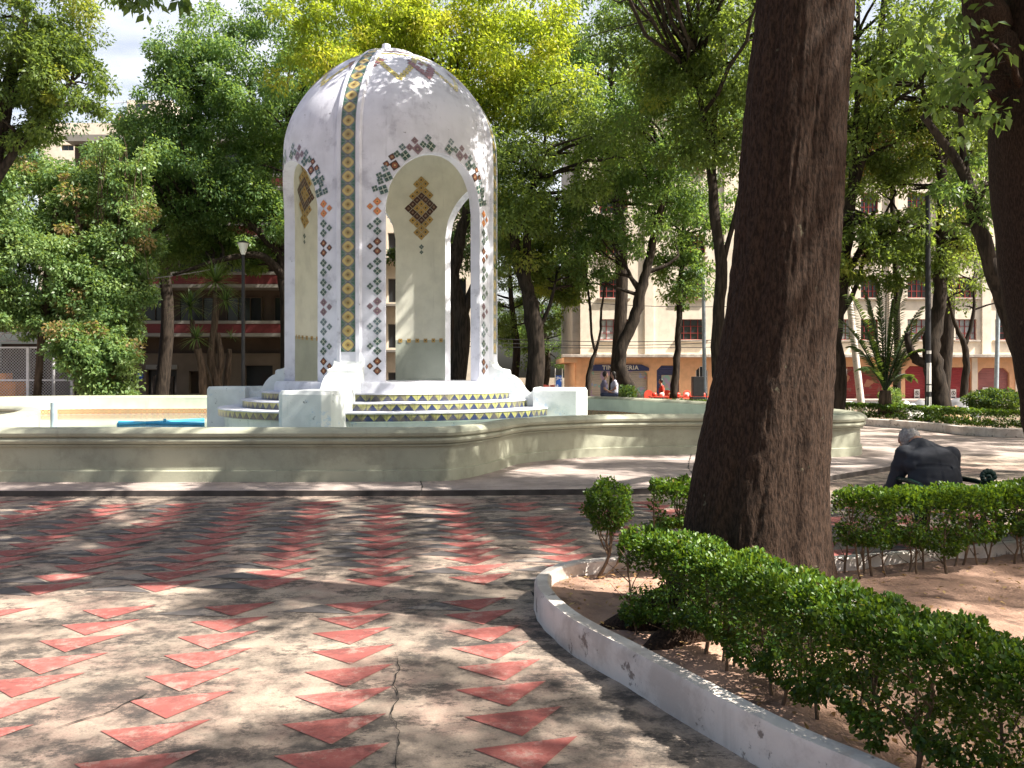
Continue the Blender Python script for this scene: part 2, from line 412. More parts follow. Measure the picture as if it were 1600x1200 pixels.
# ------------------------------------------------------------------ leaves
def leaf_object(name, P, D, S, L, W, mat, parent, ur, vr, fold=.25, hexa=False, kind=None, origin=None):
    """P base points, D unit axis, S unit side; L length, W width; one face pair per leaf"""
    N = len(P)
    nrm = np.cross(D, S)
    L = L[:, None]; W = W[:, None]
    if hexa:
        vs = np.stack([P, P+D*L*.3+S*W*.42-nrm*W*fold*.6, P+D*L*.72+S*W*.4-nrm*W*fold*.6, P+D*L, P+D*L*.72-S*W*.4-nrm*W*fold*.6, P+D*L*.3-S*W*.42-nrm*W*fold*.6], 1)
        k = 6; idx = [(0,1,2,3),(0,3,4,5)]
    else:
        vs = np.stack([P, P+D*L*.45+S*W*.5-nrm*W*fold, P+D*L, P+D*L*.45-S*W*.5-nrm*W*fold], 1)
        k = 4; idx = [(0,1,2,3)]
    V = vs.reshape(-1, 3)
    if parent is not None: V = V - np.array(wloc(parent))
    elif origin is not None: V = V - np.array(origin)
    me = bpy.data.meshes.new(name)
    nf = N*len(idx)
    me.vertices.add(len(V)); me.vertices.foreach_set('co', V.ravel())
    base = (np.arange(N)*k)[:, None]
    loops = np.concatenate([base+np.array(f)[None, :] for f in idx], 1).ravel()
    me.loops.add(nf*4); me.loops.foreach_set('vertex_index', loops.astype(np.int32))
    me.polygons.add(nf); me.polygons.foreach_set('loop_start', (np.arange(nf)*4).astype(np.int32))
    try: me.polygons.foreach_set('loop_total', np.full(nf, 4, dtype=np.int32))
    except Exception: pass
    me.materials.append(mat)
    uvl = me.uv_layers.new(name='UVMap')
    uv = np.repeat(np.stack([ur, vr], 1), 4*len(idx), axis=0)
    uvl.data.foreach_set('uv', uv.ravel())
    me.update(calc_edges=True); me.validate()
    o = bpy.data.objects.new(name, me); COL.objects.link(o)
    if parent is not None: o.parent = parent
    elif origin is not None: o.location = origin
    if kind: o['kind'] = kind
    return o

def unit(a): return a/np.maximum(np.linalg.norm(a, axis=1, keepdims=True), 1e-9)
def randdir(n): return unit(rng.normal(size=(n, 3)))

def clump_leaves(C, r, per, L, droop=.5, flat=.7, up=.6):
    """C clump centres (n,3), r radii (n,)"""
    n = len(C); idx = np.repeat(np.arange(n), per); N = len(idx)
    d = randdir(N); rad = rng.random(N)**.45
    off = d*rad[:, None]*r[idx][:, None]; off[:, 2] *= flat
    P = C[idx]+off
    D = unit(d*.6+randdir(N)*.7+np.array([0, 0, -droop]))
    nrm = unit(randdir(N)*.8+np.array([0, 0, up])+d*.3)
    S = unit(np.cross(D, nrm))
    Ls = L*(.7+.6*rng.random(N))
    cl = rng.random(n)
    return P, D, S, Ls, rng.random(N), cl[idx]

def ellipsoid_clumps(c, r, n, shell=.35):
    d = randdir(n); rad = (shell+(1-shell)*rng.random(n))**.6
    # cluster irregularity
    d2 = unit(d + .0*d)
    bump = 1+.25*np.sin(d2[:, 0]*5+c[0])*np.sin(d2[:, 2]*6+c[1])
    return np.array(c)[None, :]+d2*rad[:, None]*bump[:, None]*np.array(r)[None, :]

def shade_clumps(c, r, n, lo=-.17, sc=.80):  # culls clumps along the sun direction so crown gaps open lit patches
    C = ellipsoid_clumps(c, r, n, .2)
    k = np.array([mnoise.noise(Vector(((q[0]-.82*q[2])*sc, (q[1]+.27*q[2])*sc, 7.3)))+.5*mnoise.noise(Vector(((q[0]-.82*q[2])*sc*2.3, (q[1]+.27*q[2])*sc*2.3, 1.3))) for q in C])
    return C[k > lo]
def curve_pts(a, b, n=6, wob=.15, sag=0.0, seed=None):
    a = Vector(a); b = Vector(b); L = (b-a).length; out = []
    w = Vector((random.uniform(-1,1), random.uniform(-1,1), random.uniform(-.5,.5)))*wob*L
    for i in range(n+1):
        t = i/n
        p = a.lerp(b, t)+w*math.sin(math.pi*t)+Vector((0,0,sag*L*math.sin(math.pi*t)))
        p += Vector((random.uniform(-1,1), random.uniform(-1,1), random.uniform(-1,1)))*L*.015*(0 < i < n)
        out.append(p)
    return out

def smooth_path(pts, rad, n=5):
    """Catmull-Rom through pts"""
    P = [Vector(p) for p in pts]; out = []; ro = []
    for i in range(len(P)-1):
        p0 = P[max(i-1, 0)]; p1 = P[i]; p2 = P[i+1]; p3 = P[min(i+2, len(P)-1)]
        for k in range(n):
            t = k/n
            out.append(.5*((2*p1)+(-p0+p2)*t+(2*p0-5*p1+4*p2-p3)*t*t+(-p0+3*p1-3*p2+p3)*t**3))
            ro.append(rad[i]*(1-t)+rad[i+1]*t)
    out.append(P[-1]); ro.append(rad[-1])
    return out, ro

def tree(label, stems, crowns, lm, bm='bark_dark', name='tree', cat='tree', group=None, limbs=14, leafL=.15, wid=.42, nlimbseg=7, limb_r=.05, droop=.5, twigs=True):
    """stems: list of (points, radii) from base upward; crowns: (centre, radii, n clumps, clump radius, leaves per clump)"""
    base = Vector(stems[0][0][0])
    root = empty(name, base, label, cat, group)
    mb = MB(); path = []
    for pts, rad in stems:
        p, r = smooth_path(pts, rad, 5)
        for i in range(1, len(p)-1):
            wb = .2 if r[i] < .3 else .035
            p[i] = p[i]+Vector((random.uniform(-1,1), random.uniform(-1,1), 0))*r[i]*wb
            r[i] *= 1+random.uniform(-.07, .08)*(1 if r[i] < .3 else .3)
        mb.tube(p, r, 10 if r[0] < .3 else 24)
        path += [(q, rr) for q, rr in zip(p, r)]
    Cs = []; rs = []; pers = []
    for c, r, n, cr, per in crowns:
        C = shade_clumps(c, r, n) if c[2] > 9.3 and c[1] < 18.2 else ellipsoid_clumps(c, r, n); n = len(C); Cs.append(C); rs.append(cr*(.6+.8*rng.random(n))); pers.append(per)
    allC = np.concatenate(Cs)
    zmax = max(q.z for q, _ in path); z0 = base.z
    up = [(q, rr) for q, rr in path if q.z > z0+(zmax-z0)*.45]
    sel = rng.permutation(len(allC))[:limbs*len(crowns)]
    for k in sel:
        b = Vector(allC[k])
        cand = sorted(up, key=lambda t: (t[0]-b).length+.8*max(0, t[0].z-b.z+.3))
        q, rr = cand[0]
        L = (b-q).length
        if L < .4: continue
        pts = curve_pts(q, b, nlimbseg, .10, .05)
        r0 = min(rr*.7, limb_r+.012*L)
        rad = [r0*(1-i/nlimbseg)**.8+.010 for i in range(nlimbseg+1)]
        mb.tube(pts, rad, 6, cap=False)
        if twigs:
            for _ in range(3):
                i = random.randint(3, nlimbseg-1)
                e = pts[i]+Vector((random.uniform(-1,1), random.uniform(-1,1), random.uniform(-.2,.8)))*L*.22
                mb.tube(curve_pts(pts[i], e, 3, .1), [rad[i]*.6, rad[i]*.45, rad[i]*.3, .006], 4, cap=False)
    mb.build('trunk', M[bm], root, smooth=True)
    parts = []
    for C, r, per in zip(Cs, rs, pers):
        parts.append(clump_leaves(C, r, per, leafL, droop))
    P, D, S, Ls, u, v = [np.concatenate(x) for x in zip(*parts)]
    leaf_object('crown', P, D, S, Ls, Ls*wid, M[lm], root, u, v)
    return root

# ------------------------------------------------------------------ camera, light
cam = bpy.data.objects.new('camera', bpy.data.cameras.new('camera')); COL.objects.link(cam)
cam.location = (0, 0, EYE); cam.rotation_euler = (R(90), 0, 0)
cam.data.sensor_width = 36; cam.data.lens = 36*F/1600
cam.data.shift_y = -16/1600; cam.data.clip_end = 6000; cam.data.clip_start = .05
sc.camera = cam
TOSUN = Vector((.84, -.28, 1.02)).normalized()
sun = bpy.data.objects.new('sun', bpy.data.lights.new('sun', 'SUN')); COL.objects.link(sun)
sun.data.energy = 5.0; sun.data.angle = R(.55); sun.data.color = (1, .94, .85)
sun.rotation_euler = TOSUN.to_track_quat('Z', 'Y').to_euler()
sun.location = TOSUN*40
w = bpy.data.worlds.new('World'); sc.world = w; w.use_nodes = True
wt = w.node_tree; wt.nodes.clear()
sky = wt.nodes.new('ShaderNodeTexSky'); sky.sky_type = 'NISHITA'; sky.sun_disc = False
sky.sun_elevation = math.asin(TOSUN.z); sky.sun_rotation = math.atan2(TOSUN.x, TOSUN.y)
sky.air_density = 1.0; sky.dust_density = 5.0; sky.altitude = 0; sky.ozone_density = .6
bg = wt.nodes.new('ShaderNodeBackground'); bg.inputs[1].default_value = .074
wo = wt.nodes.new('ShaderNodeOutputWorld'); wt.links.new(sky.outputs[0], bg.inputs[0]); wt.links.new(bg.outputs[0], wo.inputs[0])
vs_ = sc.view_settings; sc.display_settings.display_device = 'sRGB'
vs_.view_transform = 'Standard'; vs_.look = 'None'; vs_.gamma = 1; vs_.exposure = 1.38; vs_.use_curve_mapping = False
cy = sc.cycles
cy.max_bounces = 7; cy.diffuse_bounces = 4; cy.glossy_bounces = 2; cy.transmission_bounces = 4; cy.transparent_max_bounces = 4
cy.caustics_reflective = False; cy.caustics_refractive = False; cy.sample_clamp_indirect = 6
cy.use_denoising = True

# ------------------------------------------------------------------ high translucent sheet added to whiten an otherwise clear sky
def sky_whitener():
    n = NT('thin cloud')
    a = n.smooth(n.noise(.0032, 7, .6), .30, .62)
    t = n.n('ShaderNodeBsdfTranslucent'); t.inputs[0].default_value = (.92, .93, .95, 1)
    tr = n.n('ShaderNodeBsdfTransparent'); mx = n.n('ShaderNodeMixShader')
    n.l(n.math('MULTIPLY_ADD', a, .18, .05), mx.inputs[0]); n.l(tr.outputs[0], mx.inputs[1]); n.l(t.outputs[0], mx.inputs[2]); n.l(mx.outputs[0], n.out.inputs[0])
    mb = MB(); N = 24; vs = []
    for j in range(N+1):
        for i in range(N+1):
            x = -3200+4200*i/N; y = 420+3600*j/N
            vs.append((x, y, 330+18*math.sin(x*.004)+14*math.cos(y*.005)))
    mb.add(vs, [(j*(N+1)+i, j*(N+1)+i+1, (j+1)*(N+1)+i+1, (j+1)*(N+1)+i) for j in range(N) for i in range(N)])
    tag(mb.build('sky_whitening_sheet', n.mat, smooth=True, origin=(0,0,0)), kind='structure')
sky_whitener()
# ------------------------------------------------------------------ ground
def poly_sheet(name, pts, z, mat, kind='structure', thick=0, side=None):
    bm = bmesh.new()
    vs = [bm.verts.new((p[0], p[1], z)) for p in pts]
    f = bm.faces.new(vs)
    if f.normal.z < 0: f.normal_flip()
    me = bpy.data.meshes.new(name)
    if thick:
        r = bmesh.ops.extrude_face_region(bm, geom=[f])
        vv = [g for g in r['geom'] if isinstance(g, bmesh.types.BMVert)]
        bmesh.ops.translate(bm, vec=(0, 0, -thick), verts=vv)
        bmesh.ops.recalc_face_normals(bm, faces=bm.faces)
    bm.normal_update()
    for f in bm.faces:
        if side is not None and abs(f.normal.z) < .5: f.material_index = 1
    bmesh.ops.triangulate(bm, faces=[f for f in bm.faces if len(f.verts) > 4])
    bm.to_mesh(me); bm.free()
    me.materials.append(mat)
    if side is not None: me.materials.append(side)
    o = bpy.data.objects.new(name, me); COL.objects.link(o)
    if kind: o['kind'] = kind
    return o

# base terrain: park level, falling a little to the street, out to the horizon
mb = MB()
ys = [-30, -4, 12, 31, 46, 48, 64, 400]; zs = [-.05, -.05, -.05, -.05, -.05, -.34, -.34, -.34]
xs = [-300, 300]
vs = [(x, y, z) for y, z in zip(ys, zs) for x in xs]
mb.add(vs, [(2*i, 2*i+1, 2*i+3, 2*i+2) for i in range(len(ys)-1)])
tag(mb.build('ground', M['park_soil'], origin=(0,0,0)), kind='structure')
tag(MB().bbox(-80, 80, 48.2, 57.2, -.336, -.330).build('road', M['asphalt']), kind='structure')
tag(MB().bbox(-80, 80, 57.2, 62.0, -.335, -.20).build('pavement', M['ground'], bevel=.02), kind='structure')

# paved park floor round the pool
poly_sheet('park_walk', [(-40,-12),(40,-12),(40,19.7),(16,20.0),(13,20.8),(12,21.6),(11.8,23.7),(10.5,26.5),(8.2,29.4),(4,32),(-3,33.5),(-40,33.5)], -.006, M['ground'])

# plaza with inlaid triangles and cracks
mb = MB()
plz = [(-24,-6),(12,-6),(12,8.4),(9.5,16.4),(8.0,16.3),(7.6,15.2),(7.0,14.3),(6.0,13.4),(4.7,12.3),(3.3,11.3),(1.6,10.95),(-1,10.8),(-8,10.75),(-24,10.75)]
nx, ny = 1, 1
mb.add([(x, y, 0) for x, y in plz], [tuple(range(len(plz)))], 0)
a = Vector((.045, -.325)); b = Vector((.805, .07)); o0 = Vector((-.84, 4.09))
tv = [Vector((-.240, .005)), Vector((.222, .132)), Vector((.028, -.205))]
def inside(p, poly):
    c = False; n = len(poly)
    for i in range(n):
        x1, y1 = poly[i]; x2, y2 = poly[(i+1) % n]
        if (y1 > p[1]) != (y2 > p[1]) and p[0] < (x2-x1)*(p[1]-y1)/(y2-y1)+x1: c = not c
    return c
bedpath = [(2.6,.8),(1.75,2.2),(1.34,2.93),(1.12,3.25),(.875,3.72),(.63,4.24),(.36,4.8),(.215,5.4),(.24,5.85),(.41,6.12),(.72,6.27),(1.4,6.35),(2.35,6.33),(3.02,6.5),(4.29,6.92),(6,7.4),(9,8),(14,8.6)]
bedpoly = bedpath+[(14,.8)]
for i in range(-26, 18):
    if i in (-6,): continue
    for j in range(-16, 10):
        c = o0+a*i+b*j
        if i < -6: c = c+Vector((.10*j*0+.12, .04))
        jig = Vector((random.uniform(-.015,.015), random.uniform(-.012,.012)))
        pts = [c+jig+t*random.uniform(.96,1.03)*(1.12 if i < -6 else 1) for t in tv]
        if not (-20 < c.x < 9 and -2 < c.y < 10.3): continue
        if any(inside((p+Vector((dx,dy))), bedpoly) for p in pts for dx, dy in ((0,0),(-.1,0),(0,.1))): continue
        if not inside(c, plz): continue
        if random.random() < .03: continue
        mb.add([(p.x, p.y, .004) for p in pts], [(0,2,1)], 1)
        if random.random() < (.8 if c.y > 5.6 else 0):
            l_, b_ = pts[0], pts[2]; q = [l_+Vector((-.015,-.006)), l_+Vector((-.25,-.17)), b_+Vector((-.03,-.01))]
            if not any(inside(p, bedpoly) for p in q): mb.add([(p.x, p.y, .0035) for p in q], [(0,1,2)], 3)
def ribbon(mb, pts, w, z, m):
    P = []
    for i in range(len(pts)-1):
        p, q = Vector(pts[i]), Vector(pts[i+1])
        n = max(2, int((q-p).length/.05))
        for k in range(n): P.append(p.lerp(q, k/n)+Vector((random.uniform(-1,1)*.012, random.uniform(-1,1)*.012, 0)))
    P.append(Vector(pts[-1]))
    vs = []
    for i, p in enumerate(P):
        t = (P[min(i+1,len(P)-1)]-P[max(i-1,0)]); t.z = 0; t.normalize(); s_ = Vector((-t.y, t.x, 0))
        ww = w*random.uniform(.15, 1.6)*(.3 if i in (0, len(P)-1) else 1)
        vs += [(p.x+s_.x*ww, p.y+s_.y*ww, z), (p.x-s_.x*ww, p.y-s_.y*ww, z)]
    mb.add(vs, [(2*i, 2*i+2, 2*i+3, 2*i+1) for i in range(len(P)-1)], m)
for pts, wd in (([(619,1022),(624,1045),(613,1067),(624,1090),(610,1118),(624,1146),(616,1200),(625,1290)], .0026),
            ([(340,876),(400,885),(467,896),(540,901),(620,910),(700,915)], .005),
            ([(500,826),(652,837),(760,850),(832,862)], .005),
            ([(700,905),(830,925),(846,950)], .005),
            ([(0,985),(110,975),(260,965)], .004), ([(60,1150),(180,1110),(230,1085)], .004),
            ([(613,1067),(560,1075),(500,1071)], .003)):
    ribbon(mb, [gr(*p) for p in pts], wd, .008, 2)
o = mb.build('plaza', [M['plaza'], M['redtile'], M['crack'], M['darktile']], origin=(0,0,0)); tag(o, kind='structure')

padpts = [(-26,10.75),(-8,10.75),(-1,10.8),(1.6,10.95),(3.3,11.3),(4.7,12.3),(6.0,13.4),(7.0,14.3),(7.6,15.2),(7.85,16.8),(7.85,18.8),(7.2,21),(6.3,24),(5,28),(3,30.5),(-2,31.4),(-10,31.4),(-26,31)]
def cat_closed(pts, n):
    out = []; N = len(pts); P = [Vector((p[0], p[1], 0)) for p in pts]
    for i in range(N):
        p0, p1, p2, p3 = P[i-1], P[i], P[(i+1) % N], P[(i+2) % N]
        for k in range(n):
            t = k/n
            out.append(.5*((2*p1)+(-p0+p2)*t+(2*p0-5*p1+4*p2-p3)*t*t+(-p0+3*p1-3*p2+p3)*t**3))
    return out
poly_sheet('raised_walk', padpts, .075, M['pad'], thick=.09, side=M['pad_edge'])
mb = MB()
for pts in ([(655,749),(660,760),(657,775)], [(1080,709),(1075,730),(1090,752)]):
    ribbon(mb, [gr(x, y, .075) for x, y in pts], .008, .079, 0)
tag(mb.build('walk_joint', M['crack'], origin=(0,0,0)), kind='structure')

# ------------------------------------------------------------------ pool wall
poolpts = [(-1.27,11.72),(-.75,12.0),(-.3,12.9),(.1,14.0),(.9,14.8),(1.9,15.35),(3.6,15.6),(5,15.3),(5.75,15.1),(6.5,15.5),(6.95,16.8),(6.9,18.3),(6.4,20),(5.5,22.2),(4.5,24.8),(3.2,27.4),(1,28.8),(-3,29.1),(-8,29.2),(-12.5,29.1),(-16,28.3),(-18.8,25.2),(-18.2,22),(-16,20.7),(-13.6,20.3),(-11.7,19.5),(-10.4,17.6),(-9.6,15.6),(-9.35,13.6),(-8.9,12.3),(-8,11.72),(-6,11.66),(-3.5,11.66)]
PP = cat_closed(poolpts, 9)
prof = [(-.30,-.05),(-.30,.21),(-.29,.38),(-.29,.70),(-.30,.76),(-.26,.81),(-.18,.835),(-.02,.845),(.05,.835),(.10,.80),(.125,.765),(.115,.725),(.07,.70),(.095,.685),(.105,.655),(.085,.62),(.04,.605),(.055,.597),(.055,.58),(0,.572),(0,.24),(.012,.235),(.035,.225),(.035,.03)]
def sweep(mb, path, prof, mids, closed=True, uvscale=None, mat_uv=None):
    N = len(path); k = len(prof); b = len(mb.v)
    vs = []; run = 0; runs = [0]
    for i, p in enumerate(path):
        if closed: t = path[(i+1) % N]-path[i-1]
        else: t = path[min(i+1, N-1)]-path[max(i-1, 0)]
        t.z = 0; t.normalize(); nr = Vector((t.y, -t.x, 0))
        for o_, z in prof: vs.append((p.x+nr.x*o_, p.y+nr.y*o_, z))
        run += (path[(i+1) % N]-p).length; runs.append(run)
    fs = []; ms = []; uvs = []
    for i in range(N if closed else N-1):
        j = (i+1) % N
        for q in range(k-1):
            fs.append((i*k+q, j*k+q, j*k+q+1, i*k+q+1)); ms.append(mids[q])
            s_ = uvscale or 1
            uvs.append([(runs[i]*s_, 0), (runs[i+1]*s_, 0), (runs[i+1]*s_, 1), (runs[i]*s_, 1)])
    for f, m_, u in zip(fs, ms, uvs): mb.add([], [f], m_, [u]) if False else None
    base = len(mb.v); mb.v.extend(vs)
    for f, m_, u in zip(fs, ms, uvs):
        mb.uv[len(mb.f)] = u; mb.f.append(tuple(base+x for x in f)); mb.m.append(m_)
root = empty('pool_wall', (-3, 20, .1), 'low sage green scalloped wall with a rolled coping running round the shallow pool', 'wall')
mids = [1 if .15 <= prof[i][1] < .3 and prof[i][0] < -.2 else 0 for i in range(len(prof)-1)]
# orientation: path runs counter-clockwise seen from above? ensure outward normal
area = sum(PP[i].x*PP[(i+1) % len(PP)].y-PP[(i+1) % len(PP)].x*PP[i].y for i in range(len(PP)))
if area < 0: PP.reverse()
mbw = MB(); sweep(mbw, PP, prof[4:], [0]*19)
mbw.build('coping_and_face', M['sage'], root, smooth='auto').name = 'outer_face'
mbi = MB(); sweep(mbi, PP, prof[2:5], [0]*2); mbi.build('inner_face', M['pale_sage'], root, smooth=True)
mbt = MB(); sweep(mbt, PP, [(-.305,-.05),(-.305,.205),(-.305,.385),(-.285,.387)], [1,0,1], uvscale=5.5)
mbt.build('tile_band', [M['tile_pool'], M['pale_sage']], root)
inner = []
for i, p in enumerate(PP):
    t = PP[(i+1) % len(PP)]-PP[i-1]; t.normalize(); inner.append((p.x-t.y*.31, p.y+t.x*.31))
o = poly_sheet('pool_water', inner, .20, M['water'])

# ------------------------------------------------------------------ kiosk
KX, KY = -2.85, 19.5
AZ0 = R(-12.3)
RO = 2.47; TH = .24
ZF, ZS, HW = 1.43, 5.13, R(27.2)
zz = [1.0, 6.3, 6.6, 6.9, 7.2, 7.5, 7.96, 8.40, 8.71, 8.92, 9.06, 9.13, 9.155]
rr_ = [2.47,2.47,2.46,2.44,2.37,2.25,1.97,1.57,1.18,.80,.42,.18,0.0]
# smooth (monotone) profile via dense cosine-resampled parameter
def prof_pts(n=60):
    P = [Vector((r, z, 0)) for r, z in zip(rr_, zz)]
    p, _ = smooth_path(P[1:], [1]*len(P[1:]), 6)
    return [(max(q.x, 0), q.y) for q in p]
PF = prof_pts()
def rad_at(z):
    if z <= PF[0][1]: return RO
    for (r0, z0), (r1, z1) in zip(PF, PF[1:]):
        if z0 <= z <= z1+1e-6: return r0+(r1-r0)*(z-z0)/max(z1-z0, 1e-6)
    return 0
def pol(az, r, z): return Vector((KX+r*math.sin(az), KY-r*math.cos(az), z))
# meridian arc length parameter: s from floor (z=ZF) up over the dome
mer = [(RO, ZF+i*(PF[0][1]-ZF)/24) for i in range(24)]+PF
ms_ = [0]
for (r0, z0), (r1, z1) in zip(mer, mer[1:]): ms_.append(ms_[-1]+math.hypot(r1-r0, z1-z0))
def mer_at(s, off=0.0):
    s = max(0, min(ms_[-1]-1e-6, s))
    for i in range(len(ms_)-1):
        if ms_[i] <= s <= ms_[i+1]:
            t = (s-ms_[i])/max(ms_[i+1]-ms_[i], 1e-9)
            r = mer[i][0]*(1-t)+mer[i+1][0]*t; z = mer[i][1]*(1-t)+mer[i+1][1]*t
            dr = mer[i+1][0]-mer[i][0]; dz = mer[i+1][1]-mer[i][1]; L = math.hypot(dr, dz)
            return r+off*dz/L, z-off*dr/L
def s_of_z(z):
    for i in range(len(mer)-1):
        if mer[i][1] <= z <= mer[i+1][1]: return ms_[i]+(ms_[i+1]-ms_[i])*(z-mer[i][1])/(mer[i+1][1]-mer[i][1])
    return ms_[-1]
SMAX = ms_[-1]
kiosk = empty('garden_kiosk', (KX, KY, .2), 'tall white domed kiosk with tiled ribs and arches on steps in the pool', 'kiosk')
RIBS = [AZ0+k*math.pi/2 for k in range(4)]

def shell_surface(inside):
    """one skin with the four arched openings left out"""
    off = -TH if inside else 0
    mb = MB()
    NU = 40; NL = 14
    for b_ in range(4):
        ac = AZ0+math.pi/4+b_*math.pi/2
        dth = [-R(45)+i*(R(45)-HW)/8 for i in range(9)] ; dmid = [-HW+2*HW*i/28 for i in range(29)]
        right = [HW+i*(R(45)-HW)/8 for i in range(9)]
        xh = math.sin(HW)*RO
        def topz(d):
            x = math.sin(d)*RO
            return ZS+math.sqrt(max(0, xh*xh-x*x))
        def col(d, z0):
            s0 = s_of_z(z0); out = []
            for i in range(NU+1):
                s_ = s0+(SMAX-s0)*(i/NU)
                r, z = mer_at(s_, off); out.append(pol(ac+d, max(r, 0.001), z))
            return out
        def low(d):
            return [pol(ac+d, RO+off, ZF+(ZS-ZF)*i/NL) for i in range(NL+1)]
        for seg in (dth, right):
            L = [low(d) for d in seg]
            for i in range(len(seg)-1):
                base = len(mb.v); mb.v.extend([tuple(p) for p in L[i]+L[i+1]]); k = NL+1
                for q in range(NL):
                    f = (base+q, base+k+q, base+k+q+1, base+q+1)
                    mb.f.append(f if not inside else f[::-1])
                    mb.m.append(1 if inside and (ZF+(ZS-ZF)*(q+.5)/NL) < 2.42 else 0)
        ds = dth+dmid[1:-1]+right
        L = [col(d, ZS if abs(d) >= HW-1e-6 else topz(d)) for d in ds]
        for i in range(len(ds)-1):
            base = len(mb.v); mb.v.extend([tuple(p) for p in L[i]+L[i+1]]); k = NU+1
            for q in range(NU):
                f = (base+q, base+k+q, base+k+q+1, base+q+1)
                mb.f.append(f if not inside else f[::-1]); mb.m.append(0)
        if not inside:
            # reveal round the opening (jambs, arch)
            edge = [(-HW, ZF+(ZS-ZF)*i/10) for i in range(10)]+[(d, topz(d)) for d in dmid]+[(HW, ZF+(ZS-ZF)*(10-i)/10) for i in range(1, 11)]
            vs = []
            for d, z in edge:
                r0, z0 = mer_at(s_of_z(z), 0); r1, z1 = mer_at(s_of_z(z), -TH)
                vs += [pol(ac+d, r0, z0), pol(ac+d, r1, z1)]
            mb.add(vs, [(2*i, 2*i+1, 2*i+3, 2*i+2) for i in range(len(edge)-1)], 0)
    return mb
def weld(o, d=.0005):
    bm = bmesh.new(); bm.from_mesh(o.data); bmesh.ops.remove_doubles(bm, verts=bm.verts, dist=d); bm.to_mesh(o.data); bm.free()
o = shell_surface(False).build('dome_shell', M['kiosk_white'], kiosk, smooth='auto'); weld(o)
o = shell_surface(True).build('inner_lining', [M['cream'], M['cream_grey']], kiosk, smooth='auto'); weld(o)

# ribs: raised band down each pier, a tile strip set in it
def band(mb, az, half, off, s0, s1, n, m=0, uvt=None, taper=None):
    vs = []; uv = []
    for i in range(n+1):
        s_ = s0+(s1-s0)*i/n
        r, z = mer_at(s_, off)
        for sd in (-1, 1):
            h = half(s_) if callable(half) else half
            da = math.atan2(h, max(r, .05))
            vs.append(pol(az+sd*da, r, z)); 
        uv.append((s_-s0)/uvt if uvt else 0)
    fs = [(2*i, 2*i+1, 2*i+3, 2*i+2) for i in range(n)]
    mb.add(vs, fs, m, [[(0, uv[i]), (1, uv[i]), (1, uv[i+1]), (0, uv[i+1])] for i in range(n)])
def hw_taper(wd): return lambda s_: wd*(1 if s_ < 6.6 else max(.35, 1-(s_-6.6)/(SMAX-6.6)*.62))
for az in RIBS:
    mb = MB(); n = 90
    # solid raised band: profile across: outer edges sloping
    s1 = SMAX-.02
    vs = []
    for i in range(n+1):
        s_ = s1*i/n
        for half, off in ((.30, -.02), (.25, .055), (.172, .06), (.168, .045), (-.168, .045), (-.172, .06), (-.25, .055), (-.30, -.02)):
            r, z = mer_at(s_, off); hh = abs(half)*hw_taper(1)(s_)
            da = math.copysign(math.atan2(hh, max(r, .06)), half)
            vs.append(pol(az-da, r, z))
    fs = []
    for i in range(n):
        for q in range(7): fs.append((i*8+q+1, i*8+q, (i+1)*8+q, (i+1)*8+q+1))
    mb.add([tuple(v) for v in vs], fs)
    rib = mb.build('rib', M['kiosk_white'], kiosk, smooth='auto')
    mt = MB(); band(mt, az, hw_taper(.160), .050, .62, SMAX-.35, 110, 0, .29)
    mt.build('tile_strip', M['rib_tile'], rib)

# diamond tiles beside and above the openings
def stile(mb, az, s_c, zc, half, m, rot=45, off=.006, inner_=False, sub=None):
    """square tile in the surface: centre at arc offset s_c from azimuth az, height zc"""
    vs = []; oj = off+random.uniform(0, .003)+(.004 if m == 0 else 0)
    for k in range(4):
        an = R(rot)+k*math.pi/2+math.pi/4
        ds = half*math.sqrt(2)*math.cos(an); dz = half*math.sqrt(2)*math.sin(an)
        S_ = s_of_z(zc)+dz
        r, z = mer_at(S_, (-TH-oj) if inner_ else oj)
        vs.append(pol(az+(s_c+ds)/max(r, .3), r, z))
    f = [(0,1,2,3)] if not inner_ else [(3,2,1,0)]
    uv = [(0,0),(1,0),(1,1),(0,1)]
    mb.add(vs, f, m, [uv if not inner_ else uv[::-1]])
TM = [M['tile_green'], M['tile_blue'], M['tile_brown'], M['tile_orange'], M['tile_purple']]
cyc = [2, 0, 1, 4, 0, 0, 2, 0, 3, 0]
for b_ in range(4):
    ac = AZ0+math.pi/4+b_*math.pi/2
    mb = MB()
    x0 = HW*RO
    for sd in (-1, 1):
        z = 1.66; k = 0
        while z < 5.25:
            m = cyc[k % len(cyc)]
            mb_h = .066
            stile(mb, ac, sd*(x0+.17), z, mb_h, m, 45); stile(mb, ac, sd*(x0+.17), z+.198, mb_h, m, 45)
            stile(mb, ac, sd*(x0+.17+.15), z+.098, .052, m, 45)
            z += .412; k += 1
        # stepped chain following the arch
        seq = [12, 25, 38, 52, 66, 80]
        for q, dg in enumerate(seq):
            t = R(dg)
            rx = math.sin(HW)*RO
            x = sd*(rx+.12)*math.cos(t); zc = ZS+(rx+.12)*math.sin(t)+.01
            m = (0, 0, 2, 0, 4, 0)[q]
            rot = 20+sd*0+q*7
            stile(mb, ac, x, zc, .085, m, rot); stile(mb, ac, x+sd*.17*math.sin(R(20)), zc+.17, .058, (m+1) % 2 if q % 2 else m, rot)
            stile(mb, ac, x+sd*.17, zc+.02, .058, m, rot)
    mb.build('tile_border', TM, kiosk)
